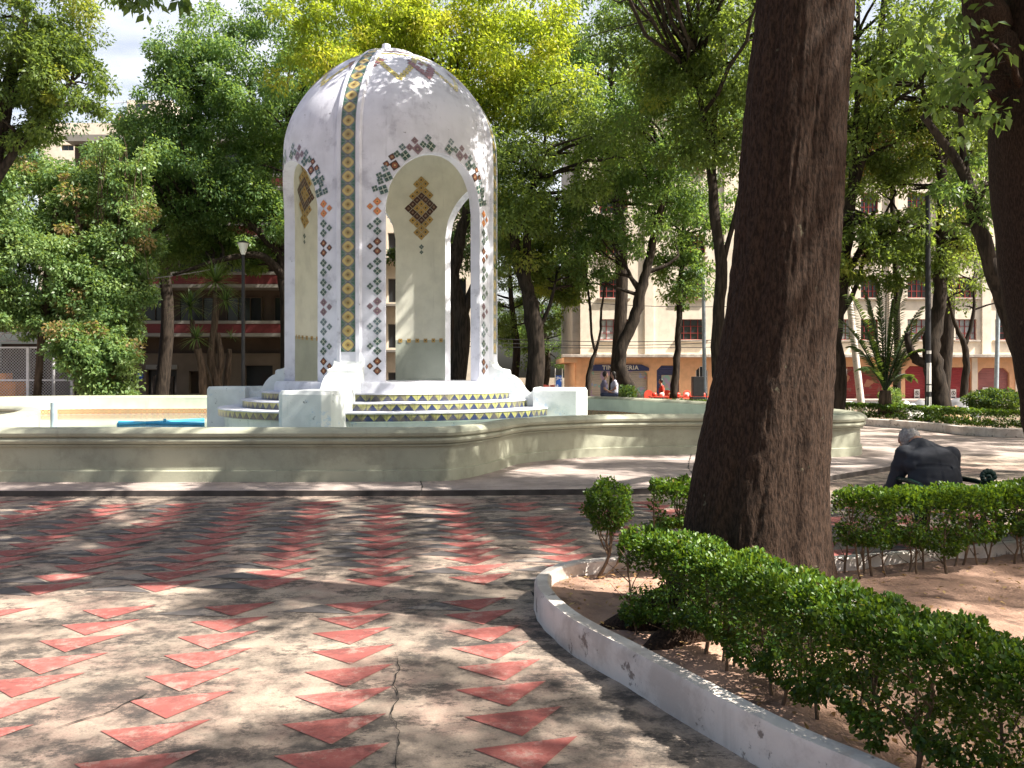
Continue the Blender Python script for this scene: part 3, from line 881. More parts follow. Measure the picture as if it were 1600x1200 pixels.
# crown ornament: yellow zigzag and brick chevrons on each bay of the dome
for b_ in range(4):
    ac = AZ0+math.pi/4+b_*math.pi/2
    mb = MB()
    def spot(fr, zc, half, m, rot=45):
        r = rad_at(zc); stile(mb, ac, fr*r*R(45)*.92, zc, half, m, rot)
    for fr in np.linspace(-.95, .95, 17): spot(fr, 8.70, .055, 1, 0)
    for fr in np.linspace(-.92, .92, 12): spot(fr, 8.83, .06, 0, 0)
    for j in range(9):                       # zigzag W
        t = j/8
        for sg in (-1, 1):
            spot(sg*(.05+.42*t), 8.60-.72*t, .062, 1, 25*sg)
            spot(sg*(.95-.46*t), 8.60-.70*t, .062, 1, -25*sg)
    for k in range(5):                       # nested brick chevrons
        for sg in (-1, 1):
            spot(sg*(.055*k), 8.02+.085*k, .066, 0, 45); spot(sg*(.055*k), 8.12+.085*k, .05, 0, 45)
            if k < 4: spot(sg*(.95-.055*k), 8.16+.085*k, .06, 0, 45)
    spot(0, 8.42, .06, 0, 45)
    mb.build('crown_ornament', [M['tile_brick'], M['tile_yellow']], kiosk)
# interior motifs on the inside of each pier
for az in RIBS:
    mb = MB(); zc0 = 5.95; h = .075; st = h*math.sqrt(2)
    ri = RO-TH
    def itile(i, j, m):       # lattice rotated 45 deg
        x = (i-j)*st; z = zc0+(i+j)*st
        stile(mb, az, x*RO/ri, z, h, m, 45, inner_=True)
    for i in range(4):
        for j in range(4):
            ring = i in (0, 3) or j in (0, 3)
            itile(i-1.5, j-1.5, 1 if ring else 0)
    for sg in (1, -1):
        for i, j in ((2.5, -.5), (2.5, .5), (2.5, 1.5), (1.5, 2.5), (.5, 2.5), (-.5, 2.5), (2.5, 2.5), (3.5, 2.5), (2.5, 3.5), (3.5, 3.5)):
            if (i, j) in ((2.5, -.5), (-.5, 2.5)): continue
            itile(sg*i, sg*j, 0)
    stile(mb, az, 0, zc0-1.02, .05, 2, 45, inner_=True); stile(mb, az, 0, zc0-1.16, .04, 2, 45, inner_=True)
    for k in range(6): stile(mb, az, (k-2.5)*.225, 2.47, .052, 0, 0, inner_=True)
    mb.build('inner_motif', [M['tile_ochre'], M['tile_umber'], M['tile_green']], kiosk)
# plinth, steps, drum
MB().lathe([(0.001,1.0),(2.66,1.0),(2.66,1.36),(2.62,1.43),(0.001,1.432)], (KX,KY,0), 96).build('floor_plinth', M['kiosk_white'], kiosk, smooth='auto')
MB().lathe([(3.72,-.05),(3.72,.66),(3.8,.69)], (KX,KY,0), 96).build('drum_base', M['pedestal_white'], kiosk, smooth='auto')
for rad, z0, z1, rin in ((3.85,.69,.862,3.2),(3.34,.862,1.036,2.8),(2.93,1.036,1.21,2.5)):
    st = MB().lathe([(rad-.02,z0),(rad-.012,z1-.035),(rad+.02,z1-.03),(rad+.025,z1-.005),(rad+.01,z1),(rin,z1+.004)], (KX,KY,0), 120).build('step', M['kiosk_white'], kiosk, smooth='auto')
    mt = MB(); n = 180; vs = []; 
    for i in range(n+1):
        a_ = 2*math.pi*i/n
        vs += [pol(a_, rad+.002, z0), pol(a_, rad+.004, z1-.032)]
    per = 2*math.pi*rad/.235
    mt.add(vs, [(2*i, 2*i+2, 2*i+3, 2*i+1) for i in range(n)], 0, [[(i/n*per, 0), ((i+1)/n*per, 0), ((i+1)/n*per, 1), (i/n*per, 1)] for i in range(n)])
    mt.build('riser_tiles', M['riser'], st)
# buttresses with scrolled top and end block
bp = [(2.40,.2),(2.40,1.95),(2.50,1.89),(2.54,1.79),(2.62,1.73),(2.78,1.70),(2.82,1.68),(2.83,1.585),(2.90,1.565),(2.99,1.51),(3.07,1.43),(3.13,1.34),(3.19,1.25),(3.26,1.18),(3.34,1.15),(3.41,1.17),(3.46,1.23),(3.50,1.30),(3.56,1.30),(3.56,.2)]
for az in RIBS:
    er = Vector((math.sin(az), -math.cos(az), 0)); et = Vector((math.cos(az), math.sin(az), 0)); c0 = Vector((KX, KY, 0))
    mb = MB().prism(bp, -.33, .33, lambda u, w_, d: c0+er*u+et*d+Vector((0,0,w_)))
    bt = mb.build('buttress', M['pedestal_white'], kiosk, bevel=.02)
    hw = .52; ch = .13
    foot = [(3.5,-hw),(4.6-ch,-hw),(4.6,-hw+ch),(4.6,hw-ch),(4.6-ch,hw),(3.5,hw)]
    mb = MB(); n = len(foot)
    vs = []
    for z_, sh in ((-.05, 0), (1.22, 0), (1.29, .035)):
        for u, w_ in foot: vs.append(c0+er*(u-(sh if u > 3.6 else 0))+et*(w_*(1-sh/hw))+Vector((0,0,z_)))
    fs = [(i*n+k, i*n+(k+1) % n, (i+1)*n+(k+1) % n, (i+1)*n+k) for i in range(2) for k in range(n)]+[tuple(2*n+k for k in range(n))]
    mb.add(vs, fs); mb.build('end_block', M['pedestal_white'], bt, bevel=.012)
MB().lathe([(.10,0),(.10,.26),(.085,.27),(.001,.27)], (KX-.12,KY,9.1), 20).build('finial_pipe', M['kiosk_white'], kiosk, smooth='auto')
MB().lathe([(.62,-.10),(.58,-.02),(.35,.04),(.12,.07),(.001,.07)], (KX,KY,9.09), 48).build('dome_cap', M['kiosk_white'], kiosk, smooth='auto')

# ------------------------------------------------------------------ bits in the pool
o = MB().tube([at(84,664,22.6), at(84,629,22.6)], .085, 16).build('upright_pipe', M['steel_pipe'], smooth='auto')
tag(o, 'grey blue pipe standing upright in the pool water at left', 'pipe')
g0 = 'blue pipes lying in the pool'
for (x0,y0,x1,y1,Y0,Y1,r,lab) in ((186,659,318,662,23.2,22.4,.05,'long blue plastic pipe lying in the pool, the farther one with a short stub'),
        (184,662,318,656,22.2,24.6,.05,'blue plastic pipe lying in the pool, the nearer one crossing to the pedestal')):
    a_, b_ = at(x0,y0,Y0), at(x1,y1,Y1); a_.z = b_.z = .23
    mb = MB().tube([a_, b_], r, 12)
    if 'stub' in lab:
        q = a_.lerp(b_, .55); mb.tube([q, q+Vector((0,0,.13))], .04, 10)
    tag(mb.build('pool_pipe', M['blue_pipe'], smooth='auto'), lab, 'pipe', g0)

# ------------------------------------------------------------------ near bed: kerb, soil
kp, _ = smooth_path([Vector((x, y, 0)) for x, y in bedpath], [1]*len(bedpath), 10)
kprof = [(.054,-.02),(.050,.17),(.037,.195),(-.037,.20),(-.052,.185),(-.056,.05)]
mb = MB()
V = []; K = len(kprof)
for i, p in enumerate(kp):
    t = kp[min(i+1, len(kp)-1)]-kp[max(i-1, 0)]; t.normalize(); nr = Vector((-t.y, t.x, 0))
    for o_, z in kprof:
        j = mnoise.noise(Vector((p.x*5, p.y*5, z*9+o_*7)))*.012+mnoise.noise(Vector((p.x*22, p.y*22, z*30)))*.004
        V.append((p.x+nr.x*(o_+j), p.y+nr.y*(o_+j), z+j*.6))
fs = [(i*K+q, i*K+q+1, (i+1)*K+q+1, (i+1)*K+q) for i in range(len(kp)-1) for q in range(K-1)]
mb.add(V, fs)
tag(mb.build('bed_kerb', M['kerb_white'], smooth='auto', origin=(.3,5,0)), 'whitewashed low kerb edging the planting bed around the big tree', 'kerb')
inn = []
for i, p in enumerate(kp):
    t = kp[min(i+1, len(kp)-1)]-kp[max(i-1, 0)]; t.normalize(); inn.append((p.x+t.y*.03, p.y-t.x*.03))
def softground(name, poly, x0, x1, y0, y1, z, amp, step, mat, kind='structure'):
    xs = np.arange(x0, x1, step); ys_ = np.arange(y0, y1, step)
    mb = MB(); vs = [(x, y, z+amp*mnoise.noise(Vector((x*2.1, y*2.1, 0)))+amp*.4*mnoise.noise(Vector((x*9, y*9, 3)))) for y in ys_ for x in xs]
    nx = len(xs); fs = []
    for j in range(len(ys_)-1):
        for i in range(nx-1):
            if inside((xs[i]+step/2, ys_[j]+step/2), poly): fs.append((j*nx+i, j*nx+i+1, (j+1)*nx+i+1, (j+1)*nx+i))
    mb.add(vs, fs)
    o = mb.build(name, mat, smooth=True, origin=(0,0,0)); 
    bm = bmesh.new(); bm.from_mesh(o.data); bmesh.ops.delete(bm, geom=[v for v in bm.verts if not v.link_faces], context='VERTS'); bm.to_mesh(o.data); bm.free()
    return tag(o, kind=kind)
softground('bed_soil', inn+[(14,.6)], .1, 9, 1.0, 8.4, .105, .03, .06, M['soil'])
# litter in the bed
N = 3800
P = np.stack([rng.uniform(.3, 5.5, N), rng.uniform(1.8, 7, N), np.full(N, .125)], 1)
inn_poly = inn+[(14,.6)]
keep = np.array([inside((p[0], p[1]), inn_poly) for p in P]); P = P[keep]; N = len(P)
dens = np.array([mnoise.noise(Vector((p[0]*1.5, p[1]*1.5, 5))) for p in P]); k2 = (dens > -.25) & ((P[:,0] < 2.4) | (rng.random(N) < .35)); P = P[k2]; N = len(P)
D = randdir(N); D[:, 2] *= .25; D = unit(D); S = unit(np.cross(D, unit(randdir(N)*.35+np.array([0,0,1]))))
L = .02+.03*rng.random(N)
leaf_object('leaf_litter', P, D, S, L, L*.5, M['leaf_litter'], None, rng.random(N), rng.random(N), origin=(0,0,0), kind='stuff')

# fallen leaves on the plaza
fl = [(445,992,1),(765,1030,1),(1100,1132,1),(1218,1183,1),(555,848,0),(690,1162,0),(160,1030,0),(105,1000,0),(980,795,0),(480,1125,0),(700,905,0),(270,1032,0),(1044,1142,0),(1125,1148,0),(866,1062,0),(1010,1055,0),(60,1130,0),(330,1088,0),(560,1045,0),(820,880,0),(745,950,0),(650,985,0),(395,1040,0),(180,985,0),(900,1010,0),(250,880,0),(600,870,0)]
labs = {(445,992):'largest curled yellow leaf alone on the middle of the sunny concrete', (765,1030):'orange yellow leaf lying on a red triangle in the right half of the plaza',
        (1100,1132):'yellow leaf on the red triangle just outside the white kerb', (1218,1183):'pale yellow green leaf against the foot of the white kerb'}
for x, y, big in fl:
    p = gr(x, y, .012); n = 1
    L = .05 if big else random.uniform(.018, .032)
    an = random.uniform(0, 6.28); d = np.array([[math.cos(an), math.sin(an), .12]]); d = unit(d); s_ = unit(np.cross(d, np.array([[.1,.2,1.0]])))
    P_ = np.zeros((1, 3))
    o = leaf_object('fallen_leaf', P_, d, s_, np.array([L]), np.array([L*.7]), M['leaf_fallen'] if big or random.random() < .5 else M['leaf_litter'], None, np.array([random.random()]), np.array([random.random()]), fold=-.2, hexa=True, origin=p)
    tag(o, labs.get((x, y), 'tiny dry leaf scrap lying loose on the plaza paving'), 'leaf', 'fallen leaves on the plaza')

# ------------------------------------------------------------------ box hedges
def hedge(label, path, half, z0, z1, nleaf, root_at, name='hedge', cat='hedge', L=.024, stems=True, zb=.10, lumps=.06, lowend=False, dens_gap=.0, group=None, mat='leaf_box', stem_r=.008, stem_step=.11):
    root = empty(name, root_at, label, cat, group)
    p, _ = smooth_path([Vector((x, y, 0)) for x, y in path], [1]*len(path), 8)
    seg = [(p[i+1]-p[i]).length for i in range(len(p)-1)]; cum = np.concatenate([[0], np.cumsum(seg)]); T = cum[-1]
    t = rng.random(nleaf)*T
    pp = np.array([[q.x, q.y] for q in p])
    X = np.interp(t, cum, pp[:, 0]); Yy = np.interp(t, cum, pp[:, 1])
    tx = np.gradient(pp[:, 0], cum); ty = np.gradient(pp[:, 1], cum)
    TX = np.interp(t, cum, tx); TY = np.interp(t, cum, ty); nn = np.hypot(TX, TY); NX, NY = -TY/nn, TX/nn
    # superellipse section
    an = rng.random(nleaf)*2*np.pi
    ca, sa = np.cos(an), np.sin(an); e = .55
    sx = np.sign(ca)*np.abs(ca)**e; sz = np.sign(sa)*np.abs(sa)**e
    rr = np.where(rng.random(nleaf) < .72, 1-.22*rng.random(nleaf)**1.5, rng.random(nleaf)**.5)
    lum = np.array([mnoise.noise(Vector((x*7, y*7, a_*1.2)))+.6*mnoise.noise(Vector((x*19, y*19, a_*3))) for x, y, a_ in zip(X, Yy, an)])
    gap = np.array([mnoise.noise(Vector((x*3.3+9, y*3.3, 2))) for x, y in zip(X, Yy)])
    rr = rr*(1+lum*lumps*3)
    lowz = z0+gap*.12
    zc = (lowz+z1)/2; hz = (z1-lowz)/2
    endf = np.minimum(1, np.sqrt(np.clip(np.minimum(t, T-t)/half, 0, 1))*.6+.5)
    side = sx*rr*half*endf
    Z = zc+sz*rr*hz
    if lowend: Z = np.where((t < .35) & (sz < 0), Z-(.15)*(1-t/.35), Z)
    P = np.stack([X+NX*side, Yy+NY*side, Z], 1)
    fine = np.array([mnoise.noise(Vector((a_*11, b_*11, c_*11))) for a_, b_, c_ in P])
    keep = (fine > np.where(P[:, 2] < (z0+z1)/2, -.08, -.24)) | (sz > .6)
    out = np.stack([NX*sx, NY*sx, sz], 1)[keep]; P = P[keep]; n_ = len(P)
    D = unit(out*.7+randdir(n_)*.8+np.array([0,0,.25])); nrm = unit(out*.5+randdir(n_)*.7+np.array([0,0,.4])); S = unit(np.cross(D, nrm))
    Ls = L*(.5+.95*rng.random(n_)**1.3)
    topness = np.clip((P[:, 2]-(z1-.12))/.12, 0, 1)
    v = np.clip(.5*rng.random(n_)+.5*topness, 0, 1)      # sunlit look of the hedge top put into the leaf colour
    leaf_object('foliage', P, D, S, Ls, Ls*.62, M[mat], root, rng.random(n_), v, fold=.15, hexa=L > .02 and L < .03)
    if stems:
        mb = MB(); s_ = .05
        while s_ < T:
            x = np.interp(s_, cum, pp[:, 0])+random.uniform(-.5, .5)*half; y = np.interp(s_, cum, pp[:, 1])+random.uniform(-.5, .5)*half
            b0 = Vector((x, y, zb)); top = Vector((x+random.uniform(-.07,.07), y+random.uniform(-.07,.07), z1-.1))
            r0 = stem_r*random.uniform(.8, 1.5)
            c_ = curve_pts(b0, top, 7, .06); mb.tube(c_, [r0*(1-.09*i) for i in range(8)], 6, cap=False)
            for _ in range(7):
                i = random.randint(1, 5); e_ = c_[i]+Vector((random.uniform(-1,1)*half*.8, random.uniform(-1,1)*half*.8, random.uniform(.05,.2)))
                mb.tube(curve_pts(c_[i], e_, 3, .12), [r0*.5, r0*.4, r0*.3, .001], 4, cap=False)
            s_ += stem_step*random.uniform(.6, 1.4)
        mb.build('stems', M['twig'], root, smooth=True)
    return root
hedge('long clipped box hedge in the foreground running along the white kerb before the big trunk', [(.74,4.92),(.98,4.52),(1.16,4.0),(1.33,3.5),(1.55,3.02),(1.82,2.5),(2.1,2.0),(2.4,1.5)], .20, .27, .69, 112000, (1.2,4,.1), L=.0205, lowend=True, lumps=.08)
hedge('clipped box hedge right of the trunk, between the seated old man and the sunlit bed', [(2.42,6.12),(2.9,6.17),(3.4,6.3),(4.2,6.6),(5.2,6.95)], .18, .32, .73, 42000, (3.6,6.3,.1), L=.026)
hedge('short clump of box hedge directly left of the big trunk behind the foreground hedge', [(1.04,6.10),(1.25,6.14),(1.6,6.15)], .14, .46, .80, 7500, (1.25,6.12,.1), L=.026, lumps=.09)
def ball_shrub(label, c, r, base, nleaf, L=.024, name='topiary', cat='shrub', mat='leaf_box', bend=(0,0), group=None, flat=1.0, stem=.011):
    root = empty(name, base, label, cat, group)
    c = np.array(c); d = randdir(nleaf); rad = np.where(rng.random(nleaf) < .7, 1-.25*rng.random(nleaf)**1.4, rng.random(nleaf)**.5)
    sc3 = 2.2/r
    lum = np.array([mnoise.noise(Vector(q*2.2+c)) for q in d]); rad = rad*(1+.35*lum)
    P = c+d*rad[:, None]*r*np.array([1, 1, flat])
    fine = np.array([mnoise.noise(Vector(q*sc3*.9+c*3)) for q in (P-c)]); k = fine > -.28; P = P[k]; d = d[k]; n_ = len(P)
    D = unit(d*.7+randdir(n_)*.8+np.array([0,0,.2])); S = unit(np.cross(D, unit(d*.5+randdir(n_))))
    Ls = L*(.65+.7*rng.random(n_))
    leaf_object('foliage', P, D, S, Ls, Ls*.62, M[mat], root, rng.random(n_), np.clip(.5*rng.random(n_)+.5*np.clip(d[:, 2], 0, 1), 0, 1), fold=.15)  # upper leaves painted lighter, as if lit from above
    if stem:
        mb = MB(); b0 = Vector(base)
        pts, rad_ = smooth_path([b0, b0.lerp(Vector(c), .4)+Vector((bend[0], bend[1], 0)), Vector(c)], [stem*1.4, stem, stem*.8], 5)
        mb.tube(pts, rad_, 7, cap=False)
        for _ in range(22):
            e_ = Vector(c)+Vector(randdir(1)[0])*r*.8; q = pts[random.randint(4, len(pts)-1)]
            mb.tube(curve_pts(q, e_, 3, .1), [stem*.5, stem*.4, stem*.25, .001], 4, cap=False)
        mb.build('stem', M['twig'], root, smooth=True)
    return root
t_ = gr(935, 903, .10)
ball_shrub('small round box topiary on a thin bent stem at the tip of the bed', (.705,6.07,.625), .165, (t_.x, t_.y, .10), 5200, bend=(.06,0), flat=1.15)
ball_shrub('tiny leafy sprig beside the stem of the round topiary', (.83,6.02,.40), .05, (t_.x+.03, t_.y, .1), 260, bend=(.05,0), stem=.006, name='box_sprig')

# far hedges and kerbs
kerbpts = [(-24,33.2),(-3,33.2),(4,31.8),(8.2,29.2),(10.4,26.3),(11.7,23.6),(11.9,21.5),(12.9,20.6),(16,19.8),(26,19.2)]
kp2, _ = smooth_path([Vector((x, y, 0)) for x, y in kerbpts], [1]*len(kerbpts), 7)
mb = MB(); sweep(mb, kp2, [(.08,0),(.08,.21),(.05,.23),(-.1,.23),(-.12,.1)], [0]*4, closed=False)
tag(mb.build('path_kerb', M['kerb_white'], smooth='auto'), 'pale concrete kerb curving along the far side of the walk under the low hedge', 'kerb')
hedge('low clipped hedge behind the curving far kerb at right', [(7.6,30.4),(8.9,29.3),(10.9,26.6),(12.2,23.9),(12.4,21.9),(13.2,21.0),(16,20.3),(22,19.7)], .28, .24, .64, 60000, (12.2,23.9,.1), L=.06, stems=False, lumps=.03)
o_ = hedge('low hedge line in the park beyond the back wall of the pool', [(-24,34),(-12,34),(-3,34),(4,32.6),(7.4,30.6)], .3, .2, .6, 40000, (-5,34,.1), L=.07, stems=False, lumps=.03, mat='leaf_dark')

# ------------------------------------------------------------------ the big near trunk
def big_trunk():
    Y0 = 5.0
    prof_ = [(930,1040,1300),(890,1058,1290),(840,1069,1284),(760,1083,1284),(700,1095,1287),(600,1116,1291),(500,1136,1298),(400,1150,1303),(300,1160,1309),(200,1166,1312),(100,1175,1319),(0,1187,1327),(-200,1215,1350),(-420,1240,1370)]
    rows = []
    for y, l, r in prof_:
        a_ = at(l, y, Y0); b2 = at(r, y, Y0); rows.append(((a_.x+b2.x)/2, a_.z, (b2.x-a_.x)/2))
    rows = [(rows[0][0]-.01, .02, rows[0][2]*1.16)]+rows
    rows.sort(key=lambda q: q[1])
    zs_ = [q[1] for q in rows]; nz = 300; na = 190
    root = empty('big_tree', (rows[0][0], Y0, .1), 'massive foreground tree with a fluted dark trunk rising behind the box hedge', 'tree')
    V = []; Z = np.linspace(.02, zs_[-1], nz)
    for z in Z:
        cx = np.interp(z, zs_, [q[0] for q in rows]); r = np.interp(z, zs_, [q[2] for q in rows])*.985
        fl = max(0, 1-z/1.1)
        for k in range(na):
            a_ = 2*math.pi*k/na
            # camera side is a = -90 deg
            lob = 1+.035*math.cos(2*a_+.6)+.03*math.cos(5*a_+1+z*.4)*(.5+fl)+.10*fl*fl*max(0, math.cos(6*a_+.7))**2
            cre = -.085*math.exp(-((a_-R(280)-.05*math.sin(z*1.3))/.27)**2)-.09*math.exp(-((a_-R(235)+.06*z)/.12)**2)*(.4+fl)
            q = Vector((math.cos(a_)*r*9, math.sin(a_)*r*9, z*1.15))
            n1 = mnoise.noise(Vector((q.x*1.1, q.y*1.1, q.z*.8)))
            n2 = 1-abs(mnoise.noise(Vector((q.x*3.6, q.y*3.6, z*2.6)))*2)
            n3 = mnoise.noise(Vector((q.x*9, q.y*9, z*14)))
            rad = r*(lob+cre)+.014*n1+.010*n2+.006*n3
            V.append((cx+math.cos(a_)*rad, Y0+math.sin(a_)*rad, z))
    mb = MB(); fs = [(i*na+k, i*na+(k+1) % na, (i+1)*na+(k+1) % na, (i+1)*na+k) for i in range(nz-1) for k in range(na)]
    mb.add(V, fs)
    for ex, ey, rr in ((-.95,-.12,.13),(-.75,-.55,.11),(.6,-.5,.10),(.9,.2,.1),(-.2,-.72,.1)):     # surface roots
        b0 = Vector((rows[0][0]+ex*.3, Y0+ey*.3, .26)); e0 = Vector((rows[0][0]+ex, Y0+ey, .04))
        p_, r_ = smooth_path([b0, b0.lerp(e0, .5)+Vector((0,0,-.02)), e0], [rr*1.5, rr, rr*.3], 6); mb.tube(p_, r_, 12)
    mb.build('trunk', M['bark_near'], root, smooth=True)
    # limbs above the frame and crown
    top = Vector((rows[-1][0], Y0, zs_[-1]))
    C = np.concatenate([shade_clumps((2.0,5.4,9.6), (4.9,4.8,2.0), 290), shade_clumps((3.4,11.2,10.0), (4.8,2.8,1.5), 170)])  # second lobe added above the view to shade the pool wall
    C = C[(C[:, 2] > 2.1+.47*np.maximum(C[:, 1], 1)+.55)]
    mbl = MB()
    for e_ in ((3.8,6.5,8.6),(.2,6.2,8.4),(2.0,3.2,8.8),(2.6,8.5,9.6),(-1.5,8.0,9.5),(5.0,4.0,9.8),(3.5,11,9.6)):
        p_ = curve_pts(top-Vector((0,0,.2)), Vector(e_), 8, .08, .05); mbl.tube(p_, [.2*(1-i/9)+.015 for i in range(9)], 10, cap=False)
        for _ in range(6):
            k = rng.integers(len(C)); mbl.tube(curve_pts(p_[random.randint(3, 8)], Vector(C[k]), 5, .1), [.05,.04,.03,.02,.012,.006], 5, cap=False)
    mbl.build('limbs', M['bark_near'], root, smooth=True)
    cr = .42*(.6+.8*rng.random(len(C)))
    P, D, S, Ls, u, v = clump_leaves(C, cr, 190, .12, .4)
    # a thin sprig hanging into the top left of the view
    H = np.array([at(205,0,6)[:], at(232,6,6)[:], at(190,-16,6)[:], at(225,-18,6)[:], at(284,2,6)[:]])
    P2, D2, S2, L2, u2, v2 = clump_leaves(H, np.array([.09,.12,.12,.12,.06]), 26, .085, .7)
    mbs = MB().tube(curve_pts(at(205,0,6), at(260,-220,6.2), 6, .1), [.004,.006,.008,.012,.016,.02,.024], 5)
    mbs.tube(curve_pts(at(260,-220,6.2), Vector((.2,6.2,8.4)), 6, .1), [.024,.03,.034,.04,.045,.05,.055], 6)
    mbs.build('hanging_twig', M['bark_dark'], root, smooth=True)
    P = np.concatenate([P, P2]); D = np.concatenate([D, D2]); S = np.concatenate([S, S2]); Ls = np.concatenate([Ls, L2]); u = np.concatenate([u, u2]); v = np.concatenate([v, v2*.2])
    leaf_object('crown', P, D, S, Ls, Ls*.5, M['leaf_green'], root, u, v)
CANOPY = [250, 180, 110]
big_trunk()
tag(MB().box((2.02,5.28,.135), (.26,.2,.05), .4).build('stone_slab', M['granite'], bevel=.008), 'pale broken slab lying on the soil against the big trunk', 'slab')

def S_(*pts): return [at(*p) for p in pts]
# right edge tree (dark trunk cut by the frame)
Yr = 7.6
tree('dark rough trunk cut off by the right edge of the view, forking high up', [
     ([Vector((5.42,Yr,.0)), Vector((5.31,Yr,1.0)), Vector((5.14,Yr,2.1)), Vector((4.96,Yr,3.5)), Vector((4.97,Yr,4.6)), Vector((5.2,Yr,6.5))], [.56,.50,.50,.51,.46,.34]),
     (S_((1625,230,Yr),(1575,110,Yr),(1540,30,Yr),(1522,-60,Yr),(1490,-260,Yr)), [.20,.20,.17,.15,.12])],
     [((6.3,8.0,9.6), (4.4,4.6,2.0), 230, .42, 190), ((9.4,10.3,10.3), (3.8,3.0,1.6), 190, .42, 190), (at(1470,90,7.2), (.75,.4,.45), 16, .17, 16), (at(1505,170,7.2), (.35,.3,.35), 8, .14, 16)],  # second crown lobe added out of view, shading the pool wall
     'leaf_green', 'bark_near', leafL=.11, wid=.5, limbs=10, limb_r=.03)
# trees beyond the right edge and behind the photographer that give the plaza its shade
for (x, y, h_, n_, lab) in ((12.5,4.5,9.8,150,'broad park tree off to the right whose crown shades the bed'),
                            (14.0,11.5,10.4,160,'tall park tree off to the right whose crown shades the near pool wall'),
                            (7.0,-1.5,9.4,170,'park tree behind the photographer whose crown shades the front of the plaza'),
                            (19.0,17.5,10.5,110,'park tree far off to the right beyond the walk')):
    tree(lab, [([Vector((x,y,-.02)), Vector((x+.1,y,3)), Vector((x-.3,y+.2,6)), Vector((x-.5,y,9))], [.34,.27,.2,.1])],
         [((x-.4,y,h_), (4.6,4.4,2.0), int(n_*1.35), .42, 180)], 'leaf_green', 'bark_dark', leafL=.12, wid=.5, limbs=10, limb_r=.03, group='shade trees around the plaza')

# ------------------------------------------------------------------ trees in view
tree('tree with a slender dark trunk half hidden by the left side of the big trunk', [
     (S_((1128,618,27),(1121,520,27),(1127,430,27),(1117,330,27),(1112,240,27),(1122,120,27),(1146,-20,27)), [.24,.21,.19,.17,.15,.12,.08]),
     (S_((1112,240,27),(1095,160,26.5),(1080,60,26)), [.12,.09,.05]), (S_((1127,420,27),(1150,330,27),(1172,230,27)), [.1,.08,.05])],
     [(at(1090,20,25), (3.0,2.4,2.2), 80, .5, 170), (at(1110,60,26), (3.2,3.4,2.8), 110, .55, 170), ((3.3,17.0,11.9), (4.9,3.3,1.5), 260, .45, 200), (at(1080,200,26.5), (2.4,2,1.6), 42, .5, 150)], 'leaf_mixed', leafL=.15)  # third crown lobe added above the view to dapple the kiosk
tree('leaning sinuous dark tree in front of the dry cleaner shop', [
     (S_((990,626,32),(972,585,32),(970,548,32),(990,500,32),(1003,452,32),(1014,405,32),(1030,340,32),(1050,270,32)), [.34,.27,.25,.22,.20,.17,.13,.10]),
     (S_((1000,452,32),(990,440,32),(980,420,32)), [.14,.1,.05]), (S_((1012,425,32),(1040,415,32),(1060,400,32)), [.1,.07,.04])],
     [(at(985,330,32), (3.0,2.6,2.3), 80, .55, 190), (at(1030,190,31), (3.2,2.6,2.6), 75, .6, 190), (at(930,400,31.5), (1.5,1.5,1.1), 24, .45, 150)], 'leaf_green', leafL=.15)
tree('straight thin tree with low drooping leaves before the blue shop door', [
     (S_((1052,622,34),(1058,560,34),(1062,480,34),(1066,400,34),(1070,330,34)), [.17,.14,.12,.1,.07])],
     [(at(1062,425,34), (1.3,1.2,1.4), 34, .42, 150), (at(1085,340,34), (1.8,1.6,1.3), 34, .5, 150)], 'leaf_green', leafL=.16)
tree('slim forked young tree with bare stems at the corner of the shop', [
     (S_((917,622,33),(921,580,33),(930,550,33)), [.13,.10,.08]), (S_((930,550,33),(924,520,33),(922,480,33),(917,440,33),(915,415,33)), [.06,.05,.05,.04,.02]),
     (S_((930,550,33),(938,520,33),(939,490,33),(944,455,33),(950,425,33)), [.06,.05,.05,.04,.02])],
     [(at(915,415,33), (.9,.8,.7), 9, .3, 60)], 'leaf_green', leafL=.13, limbs=6, limb_r=.02)
tree('dark forked tree just right of the kiosk whose trunk stands behind the end block', [
     (S_((832,632,31),(838,560,31),(834,500,31),(820,440,31),(806,395,31),(800,330,31)), [.36,.33,.30,.24,.2,.12]),
     (S_((836,540,31),(824,470,31),(823,400,31),(826,320,31),(850,240,31)), [.22,.2,.17,.13,.08]), (S_((840,520,31),(858,480,31),(868,440,31)), [.10,.07,.04])],
     [(at(850,260,30), (3.6,3.0,3.0), 105, .6, 190), (at(800,330,31), (1.8,1.6,2.2), 56, .5, 160), (at(868,430,34), (1.3,1.2,1.4), 44, .45, 150), (at(830,370,35), (1.8,1.2,1.8), 40, .5, 160)], 'leaf_mixed', leafL=.16)
tree('dark tree standing behind the kiosk, seen through its right opening', [
     (S_((708,620,33),(718,560,33),(722,500,33),(708,440,33),(716,380,33),(730,310,33),(700,200,33)), [.42,.36,.32,.28,.24,.18,.1]),
     (S_((722,500,33),(745,430,33),(770,360,33)), [.18,.13,.07]), (S_((715,400,33),(640,330,33),(600,240,33)), [.2,.14,.08])],
     [(at(690,110,31), (4.2,3.0,3.2), 150, .6, 230), (at(560,60,30), (3.4,2.6,2.6), 90, .55, 220), (at(800,100,31), (3.0,2.6,2.8), 80, .6, 210)], 'leaf_sunlit', leafL=.16)
